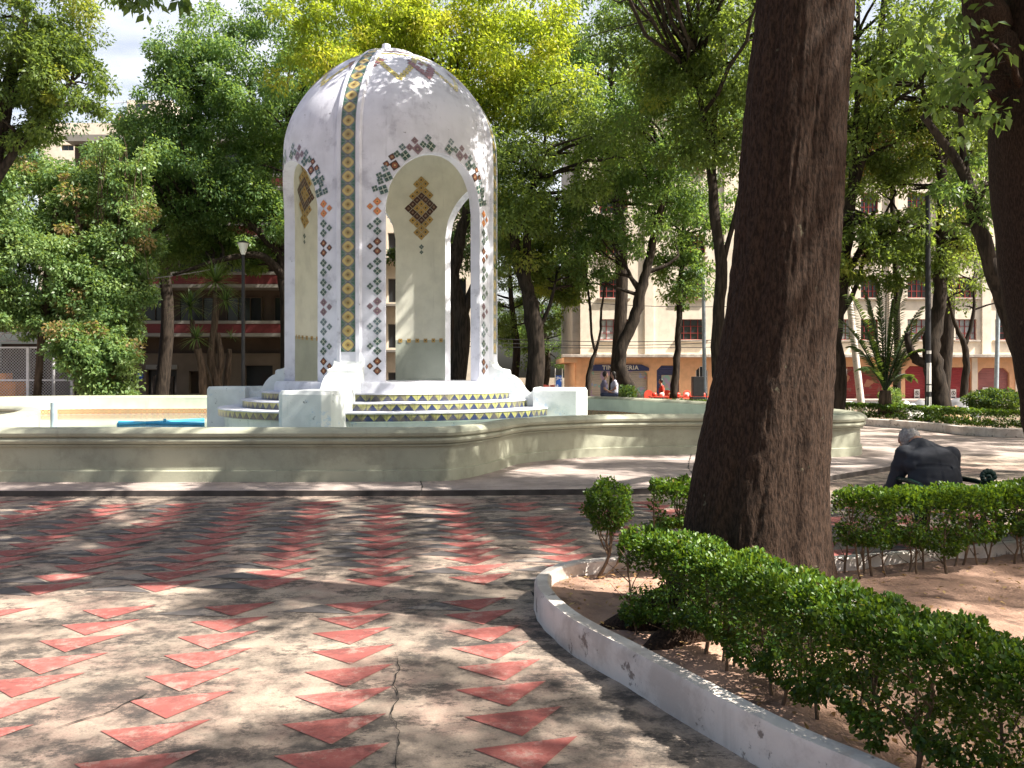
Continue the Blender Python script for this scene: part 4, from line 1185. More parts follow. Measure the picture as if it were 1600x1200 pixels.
tree('broad dark tree left of the kiosk with low arching limbs over the shaded building', [
     (S_((452,618,37.5),(450,540,37.5),(448,470,37.5),(440,400,37.5),(420,300,37.5),(400,180,37.5)), [.40,.34,.30,.27,.2,.12]),
     (S_((448,440,37.5),(410,400,36.5),(350,405,36),(270,430,35.5)), [.2,.16,.12,.06]), (S_((445,410,37.5),(390,350,36.5),(310,330,36),(240,360,35.5)), [.2,.15,.1,.05]),
     (S_((440,400,37.5),(460,300,36.5),(450,190,36.5)), [.18,.12,.07])],
     [(at(400,120,36), (4.6,3.0,3.5), 175, .65, 240), (at(310,250,36), (3.7,2.4,2.6), 150, .6, 230), (at(370,335,37), (3.9,2.0,1.6), 130, .55, 220), (at(290,150,35), (2.1,1.8,2.1), 50, .55, 200), (at(330,400,38.5), (4.6,1.5,.9), 80, .5, 180)], 'leaf_green', leafL=.16)
tree('tall dark leaved tree at the upper left with open sky on its right', [
     (S_((-60,640,25),(-50,450,25),(-20,300,25),(10,150,25),(40,20,25)), [.4,.34,.28,.2,.1]), (S_((-20,300,25),(50,200,25),(110,130,25)), [.16,.1,.05])],
     [(at(30,30,25), (2.4,2.2,2.4), 100, .45, 210), (at(95,120,25), (1.15,1.6,1.5), 46, .38, 200), (at(0,180,25), (1.8,1.8,1.1), 44, .42, 200)], 'leaf_mixed', leafL=.14)
# vine smothered mass at left
def vine_mass():
    Y = 31.6
    root = empty('vine_covered_tree', at(130,625,Y)*1.0, 'old tree smothered in pale green creeper, spilling down beside the wire fence at left', 'tree')
    mb = MB()
    for x0, x1, r0 in ((140,120,.3),(60,90,.28),(190,200,.15),(170,205,.12)):
        p, r = smooth_path(S_((x0,625,Y),((x0+x1)/2,430,Y),(x1,320,Y)), [r0, r0*.8, r0*.4], 6); mb.tube(p, [q*.75 for q in r], 9)
    for _ in range(26):       # hanging lianas
        x = random.uniform(150, 240); y = random.uniform(200, 300)
        mb.tube(curve_pts(at(x, y, Y-.6), at(x+random.uniform(-14, 14), y+random.uniform(60, 160), Y-.5), 7, .06), .011, 4, cap=False)
    mb.build('trunk', M['bark_mid'], root, smooth=True)
    Cl = []
    for c, r, n in ((at(40,330,Y+1), (3.2,1.6,2.4), 170), (at(150,315,Y+1), (2.0,1.4,1.5), 85), (at(60,430,Y-.2), (3.2,1.4,2.3), 210), (at(150,470,Y), (1.9,1.3,2.5), 150), (at(128,545,Y-1.6), (.85,.8,1.0), 55), (at(175,575,Y-1.0), (.9,.8,1.3), 60), (at(200,380,Y), (1.1,1,2.6), 70), (at(-40,380,Y), (2,1.6,3.4), 90), (at(185,250,Y), (1.2,1,.7), 16), (at(-10,470,Y-1), (1.4,1.2,1.4), 50)):
        Cl.append(ellipsoid_clumps(c, r, n, .55))
    C = np.concatenate(Cl); cr = .42*(.6+.8*rng.random(len(C)))
    P, D, S, Ls, u, v = clump_leaves(C, cr, 150, .15, .45)
    leaf_object('creeper', P, D, S, Ls, Ls*.5, M['leaf_ivy'], root, u, v)
vine_mass()
# right-hand trees
tree('many stemmed tree rising just right of the big trunk behind the far hedge', [
     (S_((1302,645,26),(1308,590,26),(1303,520,26),(1312,450,26),(1322,380,26),(1330,300,26)), [.34,.30,.27,.25,.2,.16]),
     (S_((1330,300,26),(1338,180,26),(1340,60,26),(1342,-60,26)), [.12,.09,.07,.04]), (S_((1322,340,26),(1362,180,26),(1375,60,26),(1385,-50,26)), [.15,.13,.1,.06]),
     (S_((1355,230,26),(1390,120,26),(1420,-20,26)), [.12,.09,.06]), (S_((1312,450,26),(1350,380,26),(1365,330,26)), [.12,.1,.06]), (S_((1308,500,26),(1335,455,26),(1352,400,26),(1400,300,26)), [.10,.08,.06,.03])],
     [(at(1350,60,25), (2.8,2.6,2.6), 80, .5, 160), (at(1360,400,25.5), (2.0,1.5,1.1), 44, .4, 140), (at(1340,250,26.5), (1.9,1.6,2), 44, .45, 140)], 'leaf_mixed', leafL=.15)
tree('dark tree with a low side fork beside the black lamp post at right', [
     (S_((1470,648,25),(1464,600,25),(1455,540,25),(1466,480,25),(1470,400,25),(1473,310,25),(1470,250,25)), [.36,.28,.24,.2,.17,.15,.12]),
     (S_((1455,570,25),(1432,562,25),(1420,540,25),(1418,520,25)), [.16,.14,.11,.07]), (S_((1470,410,25),(1500,330,25),(1515,240,25)), [.1,.08,.05]),
     (S_((1473,260,25),(1450,180,25),(1430,80,25)), [.1,.08,.05]), (S_((1473,260,25),(1492,170,25),(1510,60,25)), [.1,.08,.05])],
     [(at(1450,370,25), (2.1,1.6,1.1), 46, .42, 140), (at(1470,120,25), (2.6,2.2,2.2), 74, .5, 150), (at(1450,250,26), (1.8,1.5,1.2), 30, .45, 140)], 'leaf_mixed', leafL=.14)
tree('slanting tree limb and trunk close to the right edge trunk', [
     (S_((1640,650,20),(1600,560,20),(1568,470,20),(1545,400,20),(1522,330,20),(1500,260,20),(1440,180,20)), [.26,.22,.20,.18,.16,.12,.07]),
     (S_((1522,330,20),(1505,240,20),(1500,180,20)), [.1,.08,.05])],
     [(at(1540,300,20), (1.1,1.3,1.0), 26, .36, 110), (at(1550,60,20), (1.6,1.8,1.5), 34, .4, 130)], 'leaf_green', leafL=.13)
tree('thin rusty leaved branches hanging dry among the green crowns at right', [
     (S_((1400,650,28),(1402,520,28),(1398,380,28),(1390,260,28),(1380,220,28)), [.14,.12,.1,.07,.04])],
     [(at(1390,215,27), (1.3,.8,.6), 18, .35, 70), (at(1372,245,27), (.7,.5,.4), 8, .3, 70)], 'leaf_rust', leafL=.13, limbs=8, limb_r=.02)
tree('slender tree with an open fork before the pale facade at right', [
     (S_((1505,632,34),(1509,580,34),(1507,540,34),(1492,505,34),(1480,460,34)), [.17,.14,.12,.08,.04]), (S_((1507,540,34),(1520,495,34),(1522,440,34)), [.09,.07,.04])],
     [(at(1515,440,34), (1.8,1.6,1.2), 22, .42, 80)], 'leaf_mixed', leafL=.15, limbs=12, limb_r=.02)
# background park trees filling behind
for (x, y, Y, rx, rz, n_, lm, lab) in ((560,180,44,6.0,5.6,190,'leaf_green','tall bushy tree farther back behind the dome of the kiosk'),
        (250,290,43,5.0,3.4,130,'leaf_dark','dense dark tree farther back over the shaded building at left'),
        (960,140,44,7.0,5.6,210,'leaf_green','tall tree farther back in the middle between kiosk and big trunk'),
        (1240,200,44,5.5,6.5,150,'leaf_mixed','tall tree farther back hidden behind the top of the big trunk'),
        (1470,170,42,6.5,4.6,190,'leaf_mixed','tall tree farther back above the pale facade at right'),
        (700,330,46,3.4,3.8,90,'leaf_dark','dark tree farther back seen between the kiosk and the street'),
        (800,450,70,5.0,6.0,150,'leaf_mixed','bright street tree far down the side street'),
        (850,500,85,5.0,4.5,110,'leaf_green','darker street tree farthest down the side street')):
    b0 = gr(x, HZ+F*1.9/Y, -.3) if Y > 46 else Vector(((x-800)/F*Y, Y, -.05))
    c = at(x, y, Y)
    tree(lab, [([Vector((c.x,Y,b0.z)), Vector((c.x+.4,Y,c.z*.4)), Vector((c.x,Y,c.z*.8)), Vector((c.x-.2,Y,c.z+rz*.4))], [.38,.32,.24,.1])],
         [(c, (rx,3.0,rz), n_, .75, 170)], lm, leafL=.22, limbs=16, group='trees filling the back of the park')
# shade crown above the left building side (off frame left)
tree('park tree beyond the left edge of the view', [([Vector((-24,38,-.05)), Vector((-24,38,5)), Vector((-23,38,10))], [.35,.3,.15])],
     [((-23,38,10), (4,3.5,3.5), 70, .7, 150)], 'leaf_dark', leafL=.2, limbs=10)

# ------------------------------------------------------------------ palms and yuccas
def sword_leaves(mb, c, n, L, W, up=.2, seed=0, lo=-.5):
    uvs = []
    for k in range(n):
        a_ = random.uniform(0, 6.283); el = random.uniform(lo, 1.35)
        d = Vector((math.cos(a_)*math.cos(el), math.sin(a_)*math.cos(el), math.sin(el))); s_ = d.cross(Vector((0,0,1))); s_ = s_.normalized() if s_.length > .05 else Vector((1,0,0))
        l = L*random.uniform(.75, 1.1); c0 = Vector(c); P = []
        for i in range(5):
            t = i/4; p = c0+d*l*t+Vector((0,0,-.22*l*t*t)); ww = W*(1-t)**.7*(.55+.9*t if t < .3 else 1); P.append((p+s_*ww, p-s_*ww-Vector((0,0,.0))))
        vs = [q for pr in P for q in pr]
        u = random.random(); v = random.random()
        mb.add(vs, [(2*i, 2*i+1, 2*i+3, 2*i+2) for i in range(4)], 0, [[(u, v)]*4]*4)
def yucca(label, stems, heads, group):
    root = empty('yucca', stems[0][0][0], label, 'yucca', group)
    mb = MB()
    for p, r in stems:
        q, rr = smooth_path(p, r, 5); mb.tube(q, [x*random.uniform(.9, 1.12) for x in rr], 9)
    mb.build('trunk', M['bark_mid'], root, smooth=True)
    ml = MB()
    for c, L, n in heads: sword_leaves(ml, c, n, L, .035*L/1.0)
    ml.build('leaf_rosettes', M['leaf_palm'], root)
Yy_ = 33.5
yucca('tallest yucca with a big spiky head beside the left lamp post', [(S_((345,628,Yy_),(338,590,Yy_),(330,560,Yy_),(336,500,Yy_),(338,455,Yy_)), [.2,.17,.16,.14,.12]), (S_((338,600,Yy_),(346,565,Yy_),(340,520,Yy_)), [.13,.12,.1])],
      [(at(337,440,Yy_), 1.35, 130), (at(352,470,Yy_), 1.0, 70)], 'yuccas left of the kiosk')
yucca('middle height yucca left of the tallest one', [(S_((330,628,34.2),(322,585,34.2),(308,550,34.2),(300,500,34.2)), [.16,.14,.12,.1])], [(at(297,478,34.2), 1.1, 90)], 'yuccas left of the kiosk')
yucca('lowest yucca with a small green head leaning left', [(S_((318,628,32.8),(316,580,32.8),(310,545,32.8)), [.19,.15,.13])], [(at(307,528,32.8), .85, 90)], 'yuccas left of the kiosk')
yucca('bare stemmed yucca with a tiny tuft right of the lamp post foot', [(S_((352,628,34),(356,580,34),(359,545,34)), [.17,.13,.1])], [(at(361,525,34), .5, 40)], 'yuccas left of the kiosk')
def palm():
    base = at(1383,648,25.5)
    root = empty('date_palm', base, 'young palm with arching feathery fronds behind the far hedge at right', 'palm')
    MB().tube([base, at(1383,610,25.5)], [.22,.16], 12).build('trunk', M['bark_mid'], root, smooth=True)
    ml = MB(); c0 = at(1383,612,25.5)
    tips = [(1312,500),(1328,460),(1352,455),(1372,440),(1395,470),(1412,450),(1440,480),(1452,505),(1440,545),(1425,590),(1345,575),(1330,540),(1385,430),(1420,520),(1355,520)]
    mr = MB()
    for k, (x, y) in enumerate(tips):
        tp = at(x, y, 25.5+random.uniform(-1.3, 1.3)); n = 16; P = []
        mid = c0.lerp(tp, .55)+Vector((0,0,.55))
        for i in range(n+1):
            t = i/n; P.append(c0*(1-t)**2+mid*2*t*(1-t)+tp*t*t)
        mr.tube(P, [.03*(1-.8*i/n) for i in range(n+1)], 5, cap=False)
        for i in range(3, n+1):
            for q in range(3):
                t = (i-q/3)/n; p = c0*(1-t)**2+mid*2*t*(1-t)+tp*t*t
                tg = (P[min(i, n)]-P[i-1]).normalized()
                for sd in (-1, 1):
                    s_ = tg.cross(Vector((0,0,1))).normalized()*sd
                    d = (s_*.75+tg*.7+Vector((0,0,-.15+random.uniform(-.15,.1)))).normalized(); l = .42*(1-.45*abs(t-.5)*2)*random.uniform(.85, 1.1)
                    w_ = d.cross(Vector((0,0,1))).normalized()*.03
                    u = random.random(); v = random.random()
                    ml.add([p+w_, p-w_, p+d*l*.6-w_*.9+Vector((0,0,-.02)), p+d*l+Vector((0,0,-.07)), p+d*l*.6+w_*.9+Vector((0,0,-.02))], [(0,1,2,3,4)], 0, [[(u, v)]*5])
    mr.build('frond_ribs', M['leaf_palm'], root, smooth=True)
    ml.build('fronds', M['leaf_palm'], root)
palm()
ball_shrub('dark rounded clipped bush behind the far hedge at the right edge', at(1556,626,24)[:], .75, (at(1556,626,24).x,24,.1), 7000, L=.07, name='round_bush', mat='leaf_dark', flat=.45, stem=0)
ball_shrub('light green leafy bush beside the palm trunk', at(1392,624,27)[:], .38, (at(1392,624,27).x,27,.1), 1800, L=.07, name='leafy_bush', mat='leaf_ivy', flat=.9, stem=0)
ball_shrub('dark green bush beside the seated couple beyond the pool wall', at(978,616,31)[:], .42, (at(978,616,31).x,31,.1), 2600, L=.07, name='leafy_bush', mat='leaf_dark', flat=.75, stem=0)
# fern tuft growing from the right rib
mb = MB(); sword_leaves(mb, pol(RIBS[1], 2.56, 4.0), 26, .38, .012)
mb2 = mb.build('wall_fern', M['leaf_palm']); tag(mb2, 'small tuft of spiky leaves growing out of the right edge of the kiosk', 'plant')

# ------------------------------------------------------------------ street furniture and posts
def lamp_post(label, p, top_z, r, lantern=True):
    root = empty('lamp_post', p, label, 'lamp post')
    x, y, z = p
    MB().lathe([(.16,0),(.16,.1),(.11,.16),(.12,.5),(.085,.6),(r,.75),(r*.8,top_z-z)], p, 16, cap=True).build('post', M['metal_black'], root, smooth='auto')
    if lantern:
        MB().lathe([(.07,0),(.09,.05),(.2,.42),(.22,.44),(.001,.46)], (x,y,top_z), 16).build('lantern_shade', M['shade_glass'], root, smooth='auto')
        MB().lathe([(.24,.44),(.24,.47),(.1,.53),(.001,.56)], (x,y,top_z), 16).build('lantern_cap', M['metal_black'], root, smooth='auto')
pl_ = at(380,640,32); lamp_post('slender black lamp post with a pale bowl lantern beside the yuccas', (pl_.x,32,.0), at(380,398,32).z, .075)
pl_ = at(1450,650,24.2); lamp_post('plain black lamp post with paper stickers right of the palm', (pl_.x,24.2,.0), at(1450,300,24.2).z, .085, False)
# stickers on it
mb = MB()
for y0, y1 in ((567,600),(602,612),(620,640),(548,553)):
    a_ = at(1447,y1,24.2); b2 = at(1454,y0,24.2)
    x0, x1 = pl_.x-.07, pl_.x+.07
    mb.add([(x0,24.2-.055,a_.z),(pl_.x,24.2-.093,a_.z),(x1,24.2-.055,a_.z),(x0,24.2-.055,b2.z),(pl_.x,24.2-.093,b2.z),(x1,24.2-.055,b2.z)], [(0,1,4,3),(1,2,5,4)])
tag(mb.build('pasted_notices', M['sign_white']), 'torn white paper notices pasted on the black lamp post at right', 'notice')
def pole(label, a_, b_, r0, r1, mat, name='utility_pole', cat='pole'):
    mb = MB().tube([a_, a_.lerp(b_, .5), b_], [r0, (r0+r1)/2, r1], 12)
    mb.tube([a_, a_+Vector((0,0,.25))], r0*1.35, 12)
    return tag(mb.build(name, mat, smooth='auto'), label, cat)
pole('slanting whitewashed post leaning left in front of the graffitied red shutter', at(1347,645,30), at(1318,390,30), .13, .10, M['kerb_white'], 'leaning_post', 'post')
pole('pale straight street pole before the red garage doors', at(1472,640,44), at(1470,400,44), .17, .13, M['kerb_white'])
pole('thin pale pole in front of the barred arched window', at(1101,625,48), at(1099,430,48), .12, .1, M['steel_pipe'])
pole('thin grey pole in front of the rightmost shutter', at(1556,630,46), at(1560,470,46), .12, .1, M['steel_pipe'])
pl2 = pole('wooden utility pole with crossarms at the mouth of the side street', at(827,625,52), at(831,440,52), .16, .12, M['kerb_white'])
cab = 'overhead cables crossing the street'
for k, (x0,y0,x1,y1,Y) in enumerate(((700,541,1500,527,52),(760,529,1300,521,52),(700,532,1200,531,54),(860,468,1250,474,54),(60,432,345,418,36))):
    a_, b_ = at(x0,y0,Y), at(x1,y1,Y); pts = [a_.lerp(b_, i/12)+Vector((0,0,-.35*math.sin(math.pi*i/12))) for i in range(13)]
    labs_ = ['lowest black cable strung across the pale facade','second lowest cable strung across the pale facade','cable at ledge height running past the crossarm pole','high cable crossing between the upper window rows','pale cable running to the lamp post at left']
    tag(MB().tube(pts, .022, 5).build('overhead_cable', M['metal_black'] if k < 4 else M['wire']), labs_[k], 'cable', cab)
# poster stand and red barrels in the side street
p = at(873,625,46); root = empty('poster_stand', (p.x,46,-.05), 'blue printed poster stand at the mouth of the side street', 'poster stand')
MB().bbox(p.x-.16,p.x+.16,45.97,46.03,.25,1.5).build('poster', M['blue_print'], root)
MB().tube([(p.x-.2,46,-.05),(p.x-.2,46,1.9)], .03, 8).tube([(p.x+.2,46,-.05),(p.x+.2,46,1.9)], .03, 8).build('frame', M['sign_white'], root)
for x, lab in ((851,'left one of two red plastic barrels at the mouth of the side street'),(866,'right one of two red plastic barrels, beside the poster stand')):
    p = at(x,610,47); mb = MB().lathe([(.001,0),(.26,0),(.30,.3),(.28,.5),(.30,.7),(.25,.95),(.001,.97)], (p.x,47,.0), 16)
    tag(mb.build('barrel', M['red_plastic'], smooth='auto'), lab, 'barrel', 'red barrels in the side street')

# ------------------------------------------------------------------ buildings
def window(root, x0, x1, z0, z1, y, glass, frame, nx=4, nz=2, sill=True, fr=.05):
    mb = MB(); mb.bbox(x0, x0+fr, y-.06, y+.02, z0, z1); mb.bbox(x1-fr, x1, y-.06, y+.02, z0, z1)
    mb.bbox(x0+fr, x1-fr, y-.06, y+.02, z0, z0+fr); mb.bbox(x0+fr, x1-fr, y-.06, y+.02, z1-fr, z1)
    for i in range(1, nx): xx = x0+(x1-x0)*i/nx; mb.bbox(xx-fr*.35, xx+fr*.35, y-.05, y+.015, z0+fr, z1-fr)
    for i in range(1, nz): zz_ = z0+(z1-z0)*i/nz; mb.bbox(x0+fr, x1-fr, y-.045, y+.012, zz_-fr*.35, zz_+fr*.35)
    wn = mb.build('window', frame, root)
    MB().bbox(x0+.01, x1-.01, y+.03, y+.05, z0+.01, z1-.01).build('pane', glass, wn)
    if sill: MB().bbox(x0-.18, x1+.18, y-.42, y-.185, z0-.13, z0-.02).build('sill', M['ledge'], wn, bevel=.01)
def facade_wall(root, x0, x1, y, z0, z1, holes, mat, name='wall', depth=.3):
    """wall sheet with rectangular holes, solid 'depth' thick (front at y)"""
    xs = sorted(set([x0, x1]+[h[0] for h in holes]+[h[1] for h in holes])); zs_ = sorted(set([z0, z1]+[h[2] for h in holes]+[h[3] for h in holes]))
    mb = MB()
    def hole(i, j):
        if i < 0 or j < 0 or i >= len(xs)-1 or j >= len(zs_)-1: return True
        cx = (xs[i]+xs[i+1])/2; cz = (zs_[j]+zs_[j+1])/2
        return any(h[0] < cx < h[1] and h[2] < cz < h[3] for h in holes)
    for i in range(len(xs)-1):
        for j in range(len(zs_)-1):
            if hole(i, j): continue
            a_, b_, c_, d_ = xs[i], xs[i+1], zs_[j], zs_[j+1]
            mb.add([(a_,y,c_),(b_,y,c_),(b_,y,d_),(a_,y,d_)], [(0,1,2,3)])
            if hole(i-1, j): mb.add([(a_,y,c_),(a_,y,d_),(a_,y+depth,d_),(a_,y+depth,c_)], [(0,1,2,3)])
            if hole(i+1, j): mb.add([(b_,y,c_),(b_,y+depth,c_),(b_,y+depth,d_),(b_,y,d_)], [(0,1,2,3)])
            if hole(i, j-1): mb.add([(a_,y,c_),(a_,y+depth,c_),(b_,y+depth,c_),(b_,y,c_)], [(0,1,2,3)])
            if hole(i, j+1): mb.add([(a_,y,d_),(b_,y,d_),(b_,y+depth,d_),(a_,y+depth,d_)], [(0,1,2,3)])
    return mb.build(name, mat, root)
YB = 60.0; k60 = YB/F
def px(x, Y=YB): return (x-800)/F*Y
def pz(y, Y=YB): return EYE-(y-HZ)/F*Y
bl = empty('apartment_building', (px(1240), YB, -.2), 'pale apartment block with red framed windows over an apricot ground floor of shops', 'building')
zl = pz(556); XL, XR = px(907), px(1700); HT = 20.0
wins = []
wx = [(937,981),(1058,1102),(1180,1224),(1300,1330),(1345,1372),(1418,1450),(1493,1526),(1555,1590),(1625,1660)]
fl_h = pz(500)-pz(562)
rows = []
for k in range(5):
    z0 = pz(531)+k*3.06
    for a_, b_ in wx: rows.append((px(a_), px(b_), z0, z0+1.5))
facade_wall(bl, XL, XR, YB, zl, HT, rows, M['facade'])
for i, (a_, b_, c_, d_) in enumerate(rows): window(bl, a_, b_, c_, d_, YB+.2, M['glass_pale'] if i % 3 != 1 and c_ < 6 else M['glass'], M['frame_red'], 4, 3)
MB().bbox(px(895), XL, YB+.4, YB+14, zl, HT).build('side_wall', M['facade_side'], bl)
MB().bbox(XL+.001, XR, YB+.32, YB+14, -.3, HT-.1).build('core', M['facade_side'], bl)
MB().bbox(XL-.1, XR, YB-.1, YB+14.2, HT, HT+.35).build('roof', M['ledge'], bl)
for x in (1014, 1138, 1262, 1395, 1470, 1540):
    MB().bbox(px(x)-.32, px(x)+.32, YB-.16, YB-.002, zl+.1, HT-.02).build('pilaster', M['facade'], bl)
# ledge over the shops
mb = MB().bbox(px(877), XR, YB-1.15, YB-.003, zl-.12, zl+.09)
mb.build('canopy_ledge', M['ledge'], bl, bevel=.02)
MB().bbox(px(880), px(900), YB-1.0, YB+10, zl-.5, zl-.125).build('corner_canopy', M['apricot'], bl)
holes = [(px(922),px(1012),-.3,pz(571)),(px(1026),px(1061),-.3,pz(571)),(px(1087),px(1106),pz(622),pz(572)),(px(1150),px(1185),-.3,pz(572)),(px(1290),px(1389),-.3,pz(573)),(px(1414),px(1450),-.3,pz(572)),(px(1478),px(1517),-.3,pz(574)),(px(1528),px(1577),-.3,pz(575)),(px(1610),px(1660),-.3,pz(575))]
facade_wall(bl, px(900), XR, YB-.02, -.3, zl-.125, holes, M['apricot'], 'shop_front_wall', .35)
MB().bbox(px(898), px(900)-.01, YB-.02, YB+12, -.3, zl-.5).build('shop_side_wall', M['apricot'], bl)
for k, x in enumerate((904, 1143, 1275, 1402, 1464, 1522, 1590)):
    MB().bbox(px(x)-.2, px(x)+.2, YB-.1, YB-.023, -.3, zl-.14).build('shop_pilaster', M['apricot'] if k < 2 else M['facade'], bl)
def shutter(root, h, mat, arch=.25, name='shop_shutter'):
    x0, x1, z0, z1 = h; mb = MB(); n = int((z1-z0)/.12)
    for i in range(n):
        a_ = z0+(z1-z0)*i/n; b_ = z0+(z1-z0)*(i+1)/n
        mb.add([(x0,YB+.2,a_),(x1,YB+.2,a_),(x1,YB+.17,(a_+b_)/2),(x0,YB+.17,(a_+b_)/2)], [(0,1,2,3)])
        mb.add([(x0,YB+.17,(a_+b_)/2),(x1,YB+.17,(a_+b_)/2),(x1,YB+.2,b_),(x0,YB+.2,b_)], [(0,1,2,3)])
    s_ = mb.build(name, mat, root)
    return s_
def corners(root, h, mat, c=.32):
    x0, x1, z0, z1 = h; mb = MB()
    f = lambda sx, x: mb.prism([(x, z1+.001),(x+sx*c, z1+.001),(x, z1-c)], YB-.015, YB+.18, lambda u, w_, d: Vector((u, d, w_)))
    f(1, x0+.001); f(-1, x1-.001); mb.build('arch_corner', mat, root)
for h, m in zip(holes, ('graffiti','shop_navy',None,'graffiti','graffiti_red','shop_red','shop_red','shop_redgrey','shop_red')):
    if m: shutter(bl, h, M[m])
    corners(bl, h, M['apricot'], .35 if h[1]-h[0] < 3 else .6)
h = holes[2]; window(bl, h[0], h[1], h[2], h[3], YB+.1, M['glass'], M['sign_white'], 3, 3, sill=False)
def text(body, size, loc, mat, parent, extrude=.01, off=0.0, name='lettering', rot=(R(90),0,0), align='CENTER', spacing=1.0):
    cu = bpy.data.curves.new(name, 'FONT'); cu.body = body; cu.size = size; cu.extrude = extrude; cu.offset = off
    cu.align_x = align; cu.align_y = 'CENTER'; cu.space_character = spacing; cu.materials.append(mat)
    o = bpy.data.objects.new(name, cu); COL.objects.link(o); o.rotation_euler = rot
    me = bpy.data.meshes.new_from_object(o.evaluated_get(bpy.context.evaluated_depsgraph_get())); me.materials.clear(); me.materials.append(mat)
    bpy.data.objects.remove(o); o = bpy.data.objects.new(name, me); COL.objects.link(o); o.rotation_euler = rot
    if parent: o.parent = parent; o.location = Vector(loc)-wloc(parent)
    else: o.location = loc
    return o
# dry cleaner fascia
sg = empty('shop_sign', (px(967), YB-.1, pz(579)), 'navy sign band reading TINTORERIA over the graffitied shutter', 'sign')
zt, zb_ = pz(569.5), pz(579.5)
mb = MB().prism([(px(920),zb_),(px(1014),zb_),(px(1014),zb_+.22),(px(1002),zt),(px(930),zt),(px(920),zb_+.22)], YB-.12, YB-.03, lambda u, w_, d: Vector((u, d, w_)))
mb.build('sign_board', M['shop_navy'], sg)
text('TINTORERIA', .42, (px(969), YB-.135, (zt+zb_)/2-.01), M['letters'], sg, off=.012, spacing=1.12)
# painted panel on blue door
MB().bbox(px(1034), px(1052), YB+.13, YB+.16, -.25, pz(586)).build('door_panel', M['graffiti'], bl)
# no parking plates: circled E
for k, (x, y, Y, lab) in enumerate(((1434,616,YB,'no parking plate with a crossed E on the left red garage door'),(1491,616,YB,'no parking plate with a crossed E on the middle red garage door'),(1541,613,YB,'no parking plate with a crossed E on the faded rightmost shutter'),(1320,584,YB,'no parking plate with a crossed E on the graffitied wide red shutter'))):
    c = at(x, y, Y); r0 = empty('no_parking_plate', (c.x, YB+.12, c.z-.35), lab, 'sign', 'no parking plates')
    MB().bbox(c.x-.2, c.x+.2, YB+.11, YB+.13, c.z-.36, c.z+.36).build('plate', M['sign_white'], r0)
    mb = MB(); n = 20
    for i in range(n):
        a0, a1 = 2*math.pi*i/n, 2*math.pi*(i+1)/n
        mb.add([(c.x+math.cos(q)*r_, YB+.106, c.z+.08+math.sin(q)*r_) for q, r_ in ((a0,.16),(a1,.16),(a1,.125),(a0,.125))], [(0,1,2,3)])
    mb.box((c.x, YB+.104, c.z+.08), (.30,.002,.03), 0, ry=R(45)); mb.bbox(c.x-.13, c.x+.13, YB+.102, YB+.107, c.z-.27, c.z-.18)
    mb.build('ring', M['ink'], r0)
    text('E', .24, (c.x, YB+.103, c.z+.08), M['ink'], r0, extrude=.001, off=.006)

# shaded building at left
YL = 50.0
lb = empty('apartment_building', (px(300,YL), YL, -.2), 'shaded apartment block with dark red spandrels and white balcony slabs behind the left trees', 'building')
X0, X1 = px(110,YL), px(560,YL)
fz = [pz(522,YL)+i*2.9 for i in range(5)]
ghol = [(px(176,YL),px(209,YL),-.3,pz(576,YL)),(px(228,YL),px(276,YL),-.3,pz(578,YL)),(px(382,YL),px(426,YL),-.3,pz(571,YL)),(px(450,YL),px(500,YL),-.3,pz(571,YL)),(px(295,YL),px(312,YL),.4,pz(580,YL))]
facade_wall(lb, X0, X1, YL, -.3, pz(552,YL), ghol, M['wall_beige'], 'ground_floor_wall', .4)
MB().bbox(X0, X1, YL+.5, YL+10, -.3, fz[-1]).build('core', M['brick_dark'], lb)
MB().bbox(X0-.2, X1+.2, YL-.3, YL+10, fz[-1]+.01, fz[-1]+.4).build('roof', M['slab_white'], lb)
for i, z in enumerate(fz[:-1]):
    MB().bbox(X0-.1, X1, YL-1.1, YL-1.0, z+.02, z+.55).build('spandrel', M['band_red'], lb)
    MB().bbox(X0-.15, X1, YL-1.15, YL+.48, z-.2, z+.0).build('balcony_slab', M['slab_white'], lb)
    MB().bbox(X0-.1, X1, YL-1.12, YL-.98, z+.56, z+.74).build('balcony_rail', M['slab_white'], lb)
    x = X0+.6; 
    while x < X1-2:
        window(lb, x, x+2.2, z+.7, z+2.3, YL+.44, M['glass'], M['slab_white'] if i % 2 else M['brick_dark'], 3, 1, sill=False, fr=.07); x += 2.9
for h in ghol[:4]:
    MB().bbox(h[0]+.01, h[1]-.01, YL+.36, YL+.39, -.29, h[3]-.01).build('doorway', M['glass'], lb)
h = ghol[1]
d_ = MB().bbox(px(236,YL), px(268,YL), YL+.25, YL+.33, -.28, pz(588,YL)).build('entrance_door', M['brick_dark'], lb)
mb = MB()
for i in range(5):
    for j in range(4): mb.bbox(px(240+6.6*j,YL), px(244.5+6.6*j,YL), YL+.22, YL+.245, .0+i*.34, .16+i*.34)
mb.build('door_grille', M['wall_beige'], d_)
MB().bbox(px(229,YL), px(277,YL), YL-.12, YL-.005, pz(577,YL), pz(570,YL)).build('door_lintel', M['slab_white'], lb)
text('43', .42, (px(251,YL), YL-.13, pz(573.5,YL)), M['ink'], lb, off=.01, name='house_number')
tag(MB().lathe([(.001,0),(.2,.0),(.2,.03),(.001,.03)], (0,0,0), 20).build('round_plaque', M['blue_print'], smooth='auto'), 'small round blue plaque on the wall left of the door numbered 43', 'plaque')
pq = bpy.data.objects['round_plaque']; pq.rotation_euler = (R(90),0,0); pq.location = (px(219,YL), YL-.003, pz(588,YL))
